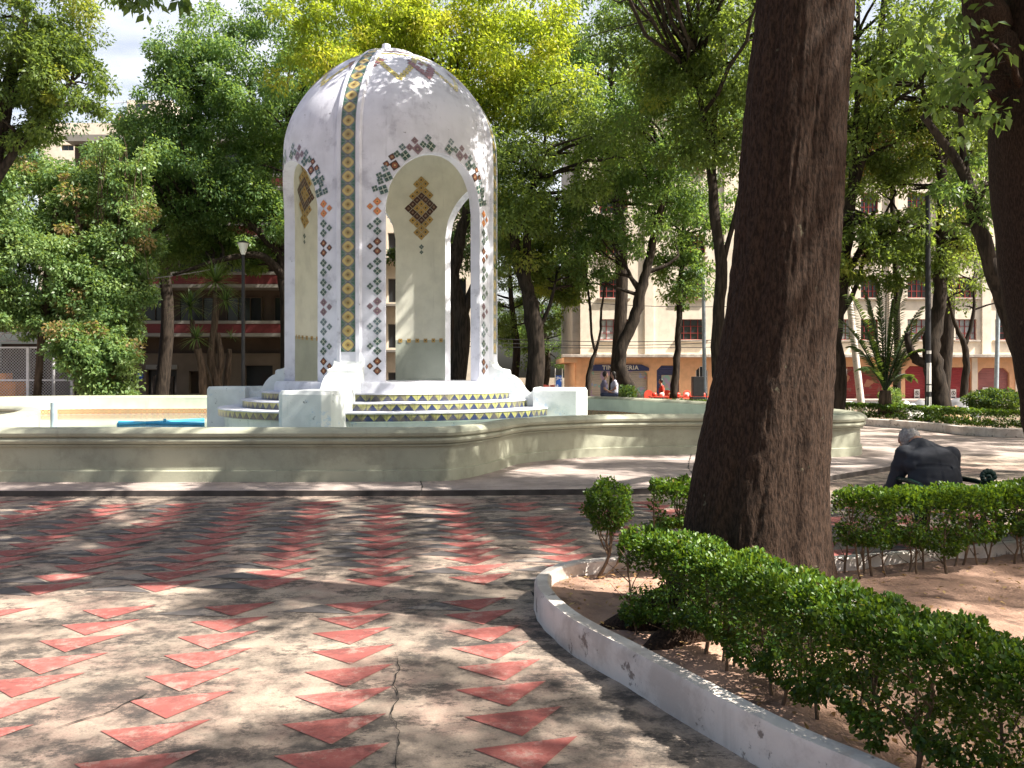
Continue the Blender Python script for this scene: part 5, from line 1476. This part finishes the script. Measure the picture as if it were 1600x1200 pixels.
# cream house glimpsed behind the kiosk
cb = empty('apartment_building', (px(620,58), 58, -.2), 'sunny yellowish block with small balconies glimpsed through the kiosk openings', 'building')
hol = [(px(606,58)+dx, px(606,58)+dx+1.1, z, z+1.7) for dx in (0, 2.2, 4.4, -3) for z in (.0, 3.4, 6.6, 9.8)]
facade_wall(cb, px(562,58), px(772,58), 58, -.3, 14.5, hol, M['facade'], 'wall', .3)
for h in hol: window(cb, *h, 58.2, M['glass'], M['slab_white'], 2, 1, sill=False)
MB().bbox(px(562,58), px(772,58), 58.32, 66, -.3, 14.4).build('core', M['facade'], cb)
for z in (3.1, 6.3, 9.5):
    MB().bbox(px(595,58), px(650,58), 57.1, 57.99, z, z+.15).build('balcony_slab', M['slab_white'], cb)
# far buildings
fb = empty('distant_building', (px(160,95), 95, -.3), 'bright white building with rooftop boxes against the sky at upper left', 'building')
hol = [(px(a_,95), px(a_+20,95), pz(235,95)-3.6*k, pz(226,95)-3.6*k) for a_ in (95,124,150,190) for k in range(3)]
facade_wall(fb, px(60,95), px(300,95), 95, -.3, pz(192,95), hol, M['facade'], 'wall', .4)
for h in hol: window(fb, *h, 95.3, M['glass'], M['slab_white'], 2, 1, sill=False)
MB().bbox(px(60,95), px(300,95), 95.5, 110, -.3, pz(192,95)-.1).build('core', M['facade'], fb)
MB().bbox(px(192,95), px(262,95), 96, 104, pz(192,95)-.1, pz(152,95)).build('rooftop_box', M['facade'], fb)
MB().bbox(px(207,95), px(226,95), 95.9, 95.99, pz(168,95), pz(158,95)).build('rooftop_window', M['glass'], fb)
MB().lathe([(.001,0),(.45,0),(.45,1.0),(.2,1.2),(.001,1.2)], (px(181,95),96,pz(190,95)), 14).build('water_tank', M['shop_redgrey'], fb, smooth='auto')
MB().tube([(px(168,95),96,pz(193,95)),(px(168,95),96,pz(160,95))], .05, 5).tube([(px(160,95),96,pz(158,95)),(px(196,95),96,pz(155,95))], .04, 5).build('aerial', M['wire'], fb)

# ------------------------------------------------------------------ left fence and shed
YF = 31.5
fr_ = empty('wire_fence', (px(60,YF), YF, 0), 'white framed chain link fence behind the back wall of the pool at far left', 'fence')
zt = pz(543,YF)
for x in (-90, 44, 113): MB().bbox(px(x,YF)-.05, px(x,YF)+.05, YF-.05, YF+.05, 0, zt+.03).build('fence_post', M['metal_white'], fr_)
mb = MB()
for a_, b_ in ((-90, 44), (44, 113)):
    for z in (zt, pz(594,YF)): mb.bbox(px(a_,YF)+.051, px(b_,YF)-.051, YF-.025, YF+.025, z-.03, z+.03)
mb.build('fence_rail', M['metal_white'], fr_)
mb = MB(); x0, x1 = px(-90,YF), px(113,YF); hgt = zt-.05; s_ = .115; n = int((x1-x0+hgt)/s_)
for i in range(n):
    for sg in (-1, 1):
        a_ = x0-hgt+i*s_ if sg > 0 else x0+i*s_
        p0 = [a_, .05]; p1 = [a_+sg*hgt, .05+hgt] if sg > 0 else [a_-hgt, .05+hgt]
        (xa, za), (xb, zb2) = p0, p1
        def clipx(xa, za, xb, zb2, X):
            t = (X-xa)/(xb-xa); return X, za+(zb2-za)*t
        lo, hi = min(xa, xb), max(xa, xb)
        if hi < x0 or lo > x1: continue
        pts = [(xa, za), (xb, zb2)]
        pts = [clipx(xa, za, xb, zb2, x0) if q[0] < x0 else clipx(xa, za, xb, zb2, x1) if q[0] > x1 else q for q in pts]
        mb.tube([(pts[0][0], YF+.012*sg, pts[0][1]), (pts[1][0], YF+.012*sg, pts[1][1])], .0075, 3, cap=False)
mb.build('chain_link_mesh', M['metal_white'], fr_)
sh = empty('market_shed', (px(30,35), 35, 0), 'open shed with a rusty corrugated roof on a zigzag truss behind the wire fence', 'shed')
mb = MB(); xa, xb = px(-80,35), px(104,35); n = 60; vs = []
for i in range(n+1):
    x = xa+(xb-xa)*i/n; dz = .045*math.cos(i*math.pi)
    vs += [(x,34.2,pz(519,35)+dz),(x,38.5,pz(519,35)+.7+dz)]
mb.add(vs, [(2*i,2*i+2,2*i+3,2*i+1) for i in range(n)]); mb.build('corrugated_roof', M['rust'], sh)
mb = MB(); zt1, zt0 = pz(522,35), pz(534,35)
mb.tube([(xa,34.3,zt1),(xb,34.3,zt1)], .03, 6).tube([(xa,34.3,zt0),(xb,34.3,zt0)], .03, 6)
nn_ = 22
for i in range(nn_): mb.tube([(xa+(xb-xa)*i/nn_,34.3,zt0 if i % 2 else zt1),(xa+(xb-xa)*(i+1)/nn_,34.3,zt1 if i % 2 else zt0)], .02, 5)
mb.build('truss', M['metal_white'], sh)
mb = MB()
for x in (-70, 98): mb.tube([(px(x,35),34.3,0),(px(x,35),34.3,zt0)], .06, 8)
mb.build('shed_post', M['metal_white'], sh)
MB().bbox(xa, xb, 38.6, 38.7, 0, 3).build('back_wall', M['brick_dark'], sh)
p = at(14,600,33)
root = empty('vendor_cart', (p.x,33,0), 'bright orange vendor cart with a canopy behind the wire fence', 'cart')
MB().bbox(p.x-.6,p.x+.45,32.7,33.4,.45,1.28).build('body', M['orange'], root, bevel=.03)
MB().bbox(p.x-.5,p.x-.02,32.8,33.3,1.29,1.62).build('box', M['orange'], root, bevel=.03)
for dx in (-.4, .3): MB().lathe([(.001,-.04),(.2,-.04),(.22,0),(.2,.04),(.001,.04)], (0,0,0), 18).build('wheel', M['metal_black'], root, smooth='auto')
for i, o in enumerate([c for c in root.children if c.name.startswith('wheel')]):
    o.rotation_euler = (R(90),0,0); o.location = (-.4 if i == 0 else .3, -.35, .22)
tag(MB().prism([(-.3,0),(.3,0),(.3,.4),(-.3,.4)], -.04, .04, lambda u, w_, d: at(30,440,30.8)+Vector((u, d, w_-.2))).tube([at(30,447,30.8), at(30,447,32.5)], .03, 6).build('sign_panel', M['tee_white'], bevel=.02), 'small pale blue sign panel hanging among the creeper leaves', 'sign')

# ------------------------------------------------------------------ things behind the far hedge
def heap(label, c, r, mat, name, cat, group=None):
    vs_n = 18; mb = MB(); c = Vector(c)
    V = []; fs = []; h = 9
    for i in range(h+1):
        ph = math.pi/2*i/h
        for k in range(vs_n):
            a_ = 2*math.pi*k/vs_n; q = Vector((math.cos(a_)*math.cos(ph), math.sin(a_)*math.cos(ph), math.sin(ph)))
            s2 = 1+.22*mnoise.noise(q*2.3+c)+.1*mnoise.noise(q*6+c); V.append((c.x+q.x*r[0]*s2, c.y+q.y*r[1]*s2, c.z+q.z*r[2]*s2))
    for i in range(h):
        for k in range(vs_n): fs.append((i*vs_n+k, i*vs_n+(k+1) % vs_n, (i+1)*vs_n+(k+1) % vs_n, (i+1)*vs_n+k))
    mb.add(V, fs); return tag(mb.build(name, mat, smooth=True), label, cat, group)
for x, w_, hh, Y, m, lab in ((1440,.75,.62,31,'tarp_grey','dark grey wrapped bundle behind the far hedge left of the lamp post foot'),(1425,.45,.5,30.3,'sign_white','white sack slumped behind the far hedge below the first red garage door'),
                        (1497,.8,.72,31,'tarp_grey','large dark tarpaulin mound behind the far hedge below the middle garage door'),(1490,.6,.45,29.6,'tan','tan wicker basket heap in front of the tarpaulin mound')):
    p = at(x,640,Y); heap(lab, (p.x,Y,-.02), (w_,w_*.7,hh), M[m], 'bundle', 'bundle', 'bundles behind the far hedge')
p = at(1414,630,29); mb = MB().lathe([(.001,0),(.2,.0),(.24,.3),(.18,.55),(.1,.66),(.001,.68)], (p.x,29,-.02), 14)
tag(mb.build('white_canister', M['sign_white'], smooth='auto'), 'upright white canister left of the white sack behind the far hedge', 'canister')
# white plastic chairs
def plastic_chair(label, p, rz, mat=None, group='plastic chairs in the park'):
    root = empty('plastic_chair', p, label, 'chair', group); mat = mat or M['sign_white']
    MB().box(Vector(p)+Vector((0,0,.43)), (.44,.42,.03)).build('seat', mat, root, bevel=.01)
    arch = [(.22*math.cos(q), .22*math.sin(q)*.9) for q in [math.pi*i/12 for i in range(13)]]
    poly = [(.22,0)]+arch+[(-.22,0)]
    MB().prism([(-.22,0),(.22,0),(.22,.2)]+[(a_, .2+b_) for a_, b_ in arch[1:-1]]+[(-.22,.2)], .19, .22, lambda u, w_, d: Vector(p)+Vector((u, d, .45+w_))).build('backrest', mat, root)
    for sx in (-1, 1):
        for sy in (-1, 1): MB().tube([Vector(p)+Vector((sx*.18,sy*.17,.415)), Vector(p)+Vector((sx*.23,sy*.22,0))], [.022,.016], 6).build('leg', mat, root)
    root.rotation_euler = (0,0,rz); return root
p = at(1316,640,33); plastic_chair('white plastic chair behind the far hedge before the graffitied red shutter', (p.x,33,-.0), .4)
p = at(1322,640,34.5); plastic_chair('second white plastic chair just behind the first one', (p.x,34.5,-.0), .9)
red = 'red furniture beyond the pool wall'
for x, Y, rz, lab in ((1016,38,.2,'leftmost red plastic chair beyond the pool wall'),(1043,38.5,2.8,'red plastic chair between the person in red and the straight thin tree'),(1078,38,.5,'red plastic chair right of the straight thin tree')):
    p = at(x,630,Y); plastic_chair(lab, (p.x,Y,-.0), rz, M['red_plastic'], red)
p = at(1060,630,37); tb = empty('folding_table', (p.x,37,-.05), 'low red table beyond the pool wall covered with small goods', 'table')
MB().bbox(p.x-1.3,p.x+1.3,36.6,37.3,.55,.6).build('tabletop', M['red_plastic'], tb)
for sx in (-1.2, 1.2):
    for sy in (36.7, 37.2): MB().tube([(p.x+sx,sy,-.05),(p.x+sx,sy,.55)], .025, 6).build('leg', M['wire'], tb)
for k in range(7):
    q = Vector((p.x-1.1+.36*k, 36.85+.2*(k % 2), .6)); m = (M['red_plastic'], M['sign_white'], M['tan'])[k % 3]
    tag(MB().lathe([(.001,0),(.09,0),(.12,.09),(.08,.15),(.001,.16)], q, 10).build('small_bowl', m, smooth='auto'), 'small bowl of goods set out on the low red table', 'bowl', 'goods on the red table')
# black cabinet
p = at(1090,625,36); cb2 = empty('black_cabinet', (p.x,36,-.05), 'tall black metal cabinet on a frame beyond the pool wall', 'cabinet')
MB().bbox(p.x-.24,p.x+.24,35.8,36.2,.62,1.48).build('screen_box', M['metal_black'], cb2, bevel=.015)
MB().bbox(p.x-.27,p.x+.27,35.75,36.25,-.05,.6).build('base', M['metal_black'], cb2, bevel=.015)
MB().tube([(p.x-.36,35.9,-.05),(p.x-.36,35.9,.75)], .02, 6).tube([(p.x+.36,35.9,-.05),(p.x+.36,35.9,.75)], .02, 6).build('side_rail', M['metal_black'], cb2)

# ------------------------------------------------------------------ people (blended from tapered limbs, then remeshed into one skin)
def capsule(mb, a_, b_, r0, r1, n=12):
    a_, b_ = Vector(a_), Vector(b_); t = (b_-a_).normalized(); P = []; Rr = []
    for i in range(5): q = math.pi/2*(1-i/4); P.append(a_-t*r0*math.sin(q)); Rr.append(max(r0*math.cos(q), .001))
    for i in range(1, 6): P.append(a_.lerp(b_, i/6)); Rr.append(r0+(r1-r0)*i/6)
    for i in range(5): q = math.pi/2*i/4; P.append(b_+t*r1*math.sin(q)); Rr.append(max(r1*math.cos(q), .001))
    mb.tube(P, Rr, n)
def skin_object(mb, name, mat, parent, voxel=.016, it=4):
    o = mb.build(name, mat, parent)
    rm = o.modifiers.new('remesh', 'REMESH'); rm.mode = 'VOXEL'; rm.voxel_size = voxel
    sm = o.modifiers.new('smooth', 'SMOOTH'); sm.factor = .5; sm.iterations = it
    dg = bpy.context.evaluated_depsgraph_get(); ev = o.evaluated_get(dg)
    me = bpy.data.meshes.new_from_object(ev); me.materials.clear(); me.materials.append(mat)
    o.modifiers.clear(); o.data = me
    me.polygons.foreach_set('use_smooth', [True]*len(me.polygons)); return o
def hand(mb, w_, d, side, s=1.0, curl=.5):
    """palm and five fingers starting at wrist w_, pointing along d"""
    w_ = Vector(w_); d = Vector(d).normalized(); side = Vector(side).normalized(); nrm = d.cross(side).normalized()
    for q in (-.028, 0, .028): capsule(mb, w_+side*q*s*.7, w_+d*.075*s+side*q*s, .016*s, .015*s, 8)
    for k, (q, l) in enumerate(((-.033,.058),(-.011,.072),(.011,.076),(.033,.068))):
        b0 = w_+d*.08*s+side*q*s; m_ = b0+d*l*.55*s+nrm*l*.25*s*curl; e_ = m_+d*l*.35*s+nrm*l*.5*s*curl
        capsule(mb, b0, m_, .0098*s, .0088*s, 8); capsule(mb, m_, e_, .0088*s, .007*s, 8)
    b0 = w_+d*.02*s+side*.035*s; capsule(mb, b0, b0+(d*.5+side*.6+nrm*.3).normalized()*.05*s, .013*s, .010*s, 8)
# old man on the bench, seen from behind, bent forward to his left
def old_man():
    X, Y = 3.72, 7.25
    root = empty('person', (X, Y, 0), 'grey haired man in a charcoal suit sitting bent forward on the bench', 'person')
    V = Vector; B = V((X, Y, 0))
    hip = [B+V((s*.11, .02, .53)) for s in (-1, 1)]
    waist = B+V((0, .03, .66)); chest = B+V((-.01, .11, .84)); nk = B+V((-.05, .22, .98)); hd = B+V((-.07, .35, 1.0))
    sh = [B+V((-.205, .14, .88)), B+V((.205, .14, .865))]
    el = [B+V((-.285, .20, .59)), B+V((.265, .22, .59))]
    wr = [B+V((-.15, .44, .56)), B+V((.11, .46, .56))]
    kn = [B+V((-.17, .50, .50)), B+V((.15, .50, .50))]; an = [B+V((-.17, .56, .10)), B+V((.16, .56, .10))]
    # body: head, neck, torso core, hands, ankles
    mb = MB(); mb.ellip(hd, (.078,.098,.108), 16, rot=Matrix.Rotation(R(55),3,'X')); capsule(mb, chest, nk, .08, .058); capsule(mb, nk, hd, .056, .06)
    face = (hd+V((-.02,.13,-.03)));
    capsule(mb, hd+V((-.01,.09,-.05)), hd+V((-.01,.105,-.08)), .018, .014, 8)     # nose
    mb.ellip(hd+V((-.005,.075,-.09)), (.05,.04,.04), 10)                          # jaw
    for s in (-1, 1): mb.ellip(hd+V((s*.08,.01,-.01)), (.014,.022,.035), 8)       # ears
    capsule(mb, waist, chest, .12, .12)
    for s in (0, 1):
        capsule(mb, wr[s]-V((0,.05,0)), wr[s], .03, .026); hand(mb, wr[s]+V((0,.01,0)), V((.25 if s == 0 else -.25,.8,-.25)), V((1 if s == 0 else -1,.2,0)), 1.0, .8)
        capsule(mb, el[s], wr[s], .04, .03); capsule(mb, sh[s], el[s], .05, .04); capsule(mb, chest, sh[s], .08, .05)
        capsule(mb, waist, hip[s], .11, .1); capsule(mb, hip[s], kn[s], .075, .055); capsule(mb, kn[s], an[s], .05, .035)
    skin_object(mb, 'body', M['skin'], root, .009, 2)
    mb = MB()
    for s in (0, 1):
        capsule(mb, hip[s]+V((0,0,-.005)), kn[s], .105, .078); capsule(mb, kn[s], an[s]+V((0,0,.04)), .076, .062); capsule(mb, waist, hip[s], .14, .12)
    skin_object(mb, 'trousers', M['trouser'], root, .014)
    for s in (0, 1):
        mb = MB(); mb.ellip(an[s]+V((0,.07,-.05)), (.048,.14,.045), 12); capsule(mb, an[s], an[s]-V((0,0,.05)), .045, .05); mb.bbox(an[s].x-.045, an[s].x+.045, an[s].y-.06, an[s].y+.2, .0, .02)
        skin_object(mb, 'shoe', M['ink'], root, .01)
    mb = MB()
    # broad jacket back with folds
    mb.ellip(B+V((-.005,.07,.80)), (.245,.15,.165), 20, rot=Matrix.Rotation(R(-22),3,'X')); mb.ellip(B+V((.0,.015,.66)), (.235,.155,.20), 20)
    mb.ellip(B+V((.0,-.005,.54)), (.235,.16,.10), 18)
    capsule(mb, chest+V((-.12,.03,.03)), sh[0]+V((.03,0,-.01)), .085, .088); capsule(mb, chest+V((.12,.03,.02)), sh[1]+V((-.03,0,-.01)), .085, .09)
    capsule(mb, chest+V((0,-.0,.02)), nk+V((0,-.03,-.03)), .12, .078); capsule(mb, sh[0]+V((.06,.02,.0)), nk+V((-.02,-.03,-.03)), .085, .07); capsule(mb, sh[1]+V((-.06,.02,.0)), nk+V((.02,-.03,-.03)), .085, .07)
    for s in (0, 1):
        capsule(mb, sh[s], sh[s].lerp(el[s], .55), .088, .072); capsule(mb, sh[s].lerp(el[s], .5), el[s], .074, .062); capsule(mb, el[s], wr[s]-V((0,.02,0)), .06, .045)
    j = skin_object(mb, 'jacket', M['suit'], root, .011, 3)
    for v in j.data.vertices:
        q = v.co
        n1 = mnoise.noise(Vector((q.x*6, q.y*4, q.z*16)))*.010+mnoise.noise(Vector((q.x*16, q.y*9, q.z*26)))*.004
        fold = -.016*math.exp(-((q.z-(.80+.35*(q.x+.05)**2*-2))/.012)**2)*(1 if -.19 < q.x < .10 else 0)
        seam = -.006*math.exp(-((q.x+.01)/.006)**2)
        v.co += v.normal*(n1+fold+seam)
    mb = MB(); pts = []
    for i in range(17):
        a_ = math.pi*1.25*(i/16-.5)-math.pi/2
        pts.append(nk+V((.072*math.cos(a_), .055*math.sin(a_)-.02, -.005+.02*math.sin(-a_))))
    mb.tube(pts, .017, 8); skin_object(mb, 'collar', M['suit'], root, .007, 2)
    mb = MB(); rt = Matrix.Rotation(R(55),3,'X')
    mb.ellip(hd+V((0,-.012,.012)), (.087,.102,.112), 18, rot=rt); mb.ellip(hd+V((0,-.05,-.02)), (.075,.05,.06), 14)
    h = skin_object(mb, 'hair', M['hair_grey'], root, .008, 1)
    bm = bmesh.new(); bm.from_mesh(h.data)
    bmesh.ops.delete(bm, geom=[v for v in bm.verts if (v.co.y+Y) > hd.y+.075 and (v.co.z) < hd.z+.03], context='VERTS'); bm.to_mesh(h.data); bm.free()
    bm = bmesh.new(); bm.from_mesh(h.data); hx = hd.x-X
    bmesh.ops.delete(bm, geom=[v for v in bm.verts if math.hypot(v.co.x-hx, (v.co.y-(hd.y-Y)+.01)*.8) < .046+.012*mnoise.noise(v.co*40) and v.co.z > hd.z+.03], context='VERTS'); bm.to_mesh(h.data); bm.free()
    for v in h.data.vertices:
        v.co += v.normal*(mnoise.noise(v.co*60)*.006+mnoise.noise(Vector((v.co.x*150, v.co.y*40, v.co.z*40)))*.003)
old_man()
# ornate iron bench
def bench():
    X, Y = 3.95, 7.25
    root = empty('park_bench', (X, Y, 0), 'dark green ornate cast iron bench under the old man', 'bench')
    x0, x1 = 3.45, 5.25
    mb = MB()
    for i in range(6): mb.bbox(x0, x1, Y-.16+i*.085, Y-.095+i*.085, .435, .46)
    mb.build('seat', M['metal_green'], root, bevel=.006)
    bk = MB(); yb = Y-.27
    # pierced, scrolled backrest dipping between its raised ends; low where the man sits
    def toph(x):
        t = max(0, (x-4.0)/(x1-4.0)); return .615+.32*t**1.3
    pts = [Vector((x0+(x1-x0)*i/40, yb-.04, toph(x0+(x1-x0)*i/40))) for i in range(41)]
    bk.tube(pts, .018, 8); bk.tube([(x0,yb,.5),(x1,yb,.5)], .014, 8)
    n = 13
    for i in range(n):
        cx = x0+.08+(x1-x0-.16)*i/(n-1); top_ = toph(cx); c = (cx, yb-.03, (top_+.5)/2); r = .055
        ring = [Vector((c[0]+r*math.cos(q), c[1], c[2]+r*math.sin(q)*1.3)) for q in [2*math.pi*k/14 for k in range(15)]]
        bk.tube(ring, .010, 6); bk.tube([(cx+.07,yb,.5),(cx+.07,yb-.03,toph(cx+.07))], .009, 6)
        for k in range(5): q = math.pi*(k+.5)/5; bk.ellip((cx+.06*math.cos(q), yb-.04, top_+.012+.018*math.sin(q)), (.016,.012,.014), 8)
    bk.build('backrest', M['metal_green'], root, smooth='auto')
    for x, dz in ((x0, -.12), (x1, .28), (4.02, .02)):
        e = MB()
        e.tube([Vector((x,Y-.28,0)), Vector((x,Y-.24,.25)), Vector((x,Y-.2,.44)), Vector((x,Y-.29,.60)), Vector((x,Y-.31,.70+dz))], [.026,.022,.022,.024,.03], 8)
        e.tube([Vector((x,Y+.30,0)), Vector((x,Y+.26,.2)), Vector((x,Y+.30,.44)), Vector((x,Y+.3,.6)), Vector((x,Y+.2,.66)), Vector((x,Y-.1,.67)), Vector((x,Y-.28,.66))], [.026,.02,.02,.022,.024,.022,.02], 8)
        for k in range(18):      # leafy scroll crest
            q = k/17; a_ = q*8.5; r_ = .060*(1-q*.85); e.ellip((x-.02+r_*math.cos(a_)*(1.0), Y-.30, .71+dz+r_*math.sin(a_)), (.026*(1-.4*q),.02,.026*(1-.4*q)), 8)
        e.build('end_frame', M['metal_green'], root, smooth='auto')
bench()
# couple sitting beyond the back wall
def sitter(label, X, Y, zs_, face, tee, hair, s=1.0, longhair=True, arm=True):
    root = empty('person', (X, Y, zs_), label, 'person')
    V = Vector; B = V((X, Y, zs_)); f = face
    mb = MB(); hd = B+V((f*.05,0,.80))*1.0; nk = B+V((f*.02,0,.63)); ch = B+V((0,0,.42))
    mb.ellip(hd, (.088,.078,.112), 14); capsule(mb, nk-V((0,0,.05)), hd-V((0,0,.03)), .05, .05); capsule(mb, hd+V((f*.08,0,-.01)), hd+V((f*.098,0,-.03)), .016, .012, 8)
    mb.ellip(hd+V((f*.04,0,-.07)), (.05,.045,.045), 10)
    capsule(mb, B+V((0,0,.1)), ch, .11, .12); kn = []
    for sd in (-1, 1):
        sh = B+V((0,sd*.17,.55)); el = B+V((-f*.02,sd*.2,.30)); wr = B+V((f*.22,sd*.12,.17))
        capsule(mb, ch, sh, .08, .055); capsule(mb, sh, el, .045, .038); capsule(mb, el, wr, .036, .026); hand(mb, wr, V((f,0,-.2)), V((0,-sd,0)), 1.0, .6)
        k_ = B+V((f*.42,sd*.1,.06)); kn.append(k_); capsule(mb, B+V((0,sd*.09,.07)), k_, .08, .06); capsule(mb, k_, B+V((f*.45,sd*.1,-.33)), .055, .04)
    skin_object(mb, 'body', M['skin'], root, .012, 2)
    mb = MB(); capsule(mb, B+V((0,0,.12)), ch, .135, .14); 
    for sd in (-1, 1): capsule(mb, ch+V((0,sd*.05,.05)), B+V((0,sd*.17,.55)), .1, .068); capsule(mb, B+V((0,sd*.17,.55)), B+V((-f*.015,sd*.19,.40)), .068, .058)
    skin_object(mb, 'shirt', tee, root, .014, 3)
    mb = MB()
    for sd, k_ in zip((-1, 1), kn): capsule(mb, B+V((0,sd*.09,.07)), k_, .1, .075); capsule(mb, k_, B+V((f*.45,sd*.1,-.28)), .072, .055)
    mb.ellip(B+V((0,0,.09)), (.15,.19,.11), 12); skin_object(mb, 'trousers', M['jeans'], root, .016)
    for sd in (-1, 1):
        mb = MB().ellip(B+V((f*.5,sd*.1,-.37)), (.12,.045,.04), 12); mb.build('shoe', M['ink'], root, smooth=True)
    mb = MB().ellip(hd+V((-f*.025,0,.02)), (.095,.09,.115), 14)
    if longhair: mb.ellip(hd+V((-f*.06,0,-.08)), (.06,.08,.12), 12)
    skin_object(mb, 'hair', hair, root, .012, 2)
zseat = pz(619, 29.6)
sitter('person in a mauve grey t-shirt sitting in profile beyond the pool wall', px(944,29.6), 29.6, zseat-.03, 1, M['tee'], M['hair_dark'], longhair=False)
sitter('person in a white patterned top close behind the one in mauve grey', px(960,30.2), 30.2, zseat-.03, -1, M['tee_white'], M['hair_dark'])
root = empty('park_bench', (px(950,30),30,0), 'low concrete bench hidden under the seated couple beyond the pool wall', 'bench')
MB().bbox(px(925,30),px(985,30),29.3,30.5,zseat-.14,zseat-.06).build('seat', M['ledge'], root, bevel=.02)
for x in (935, 975): MB().bbox(px(x,30)-.1,px(x,30)+.1,29.5,30.3,.0,zseat-.14).build('leg', M['ledge'], root)
pR = at(1034,640,37.8)
sitter('person in a red top sitting by the red table beyond the pool wall', pR.x, 37.8, .46, -1, M['red_cloth'], M['hair_dark'], longhair=False)
tag(MB().bbox(pR.x-.2,pR.x+.2,37.6,38.0,-.05,.44).build('stool', M['tan'], bevel=.01), 'plain tan box stool under the person in red', 'stool')
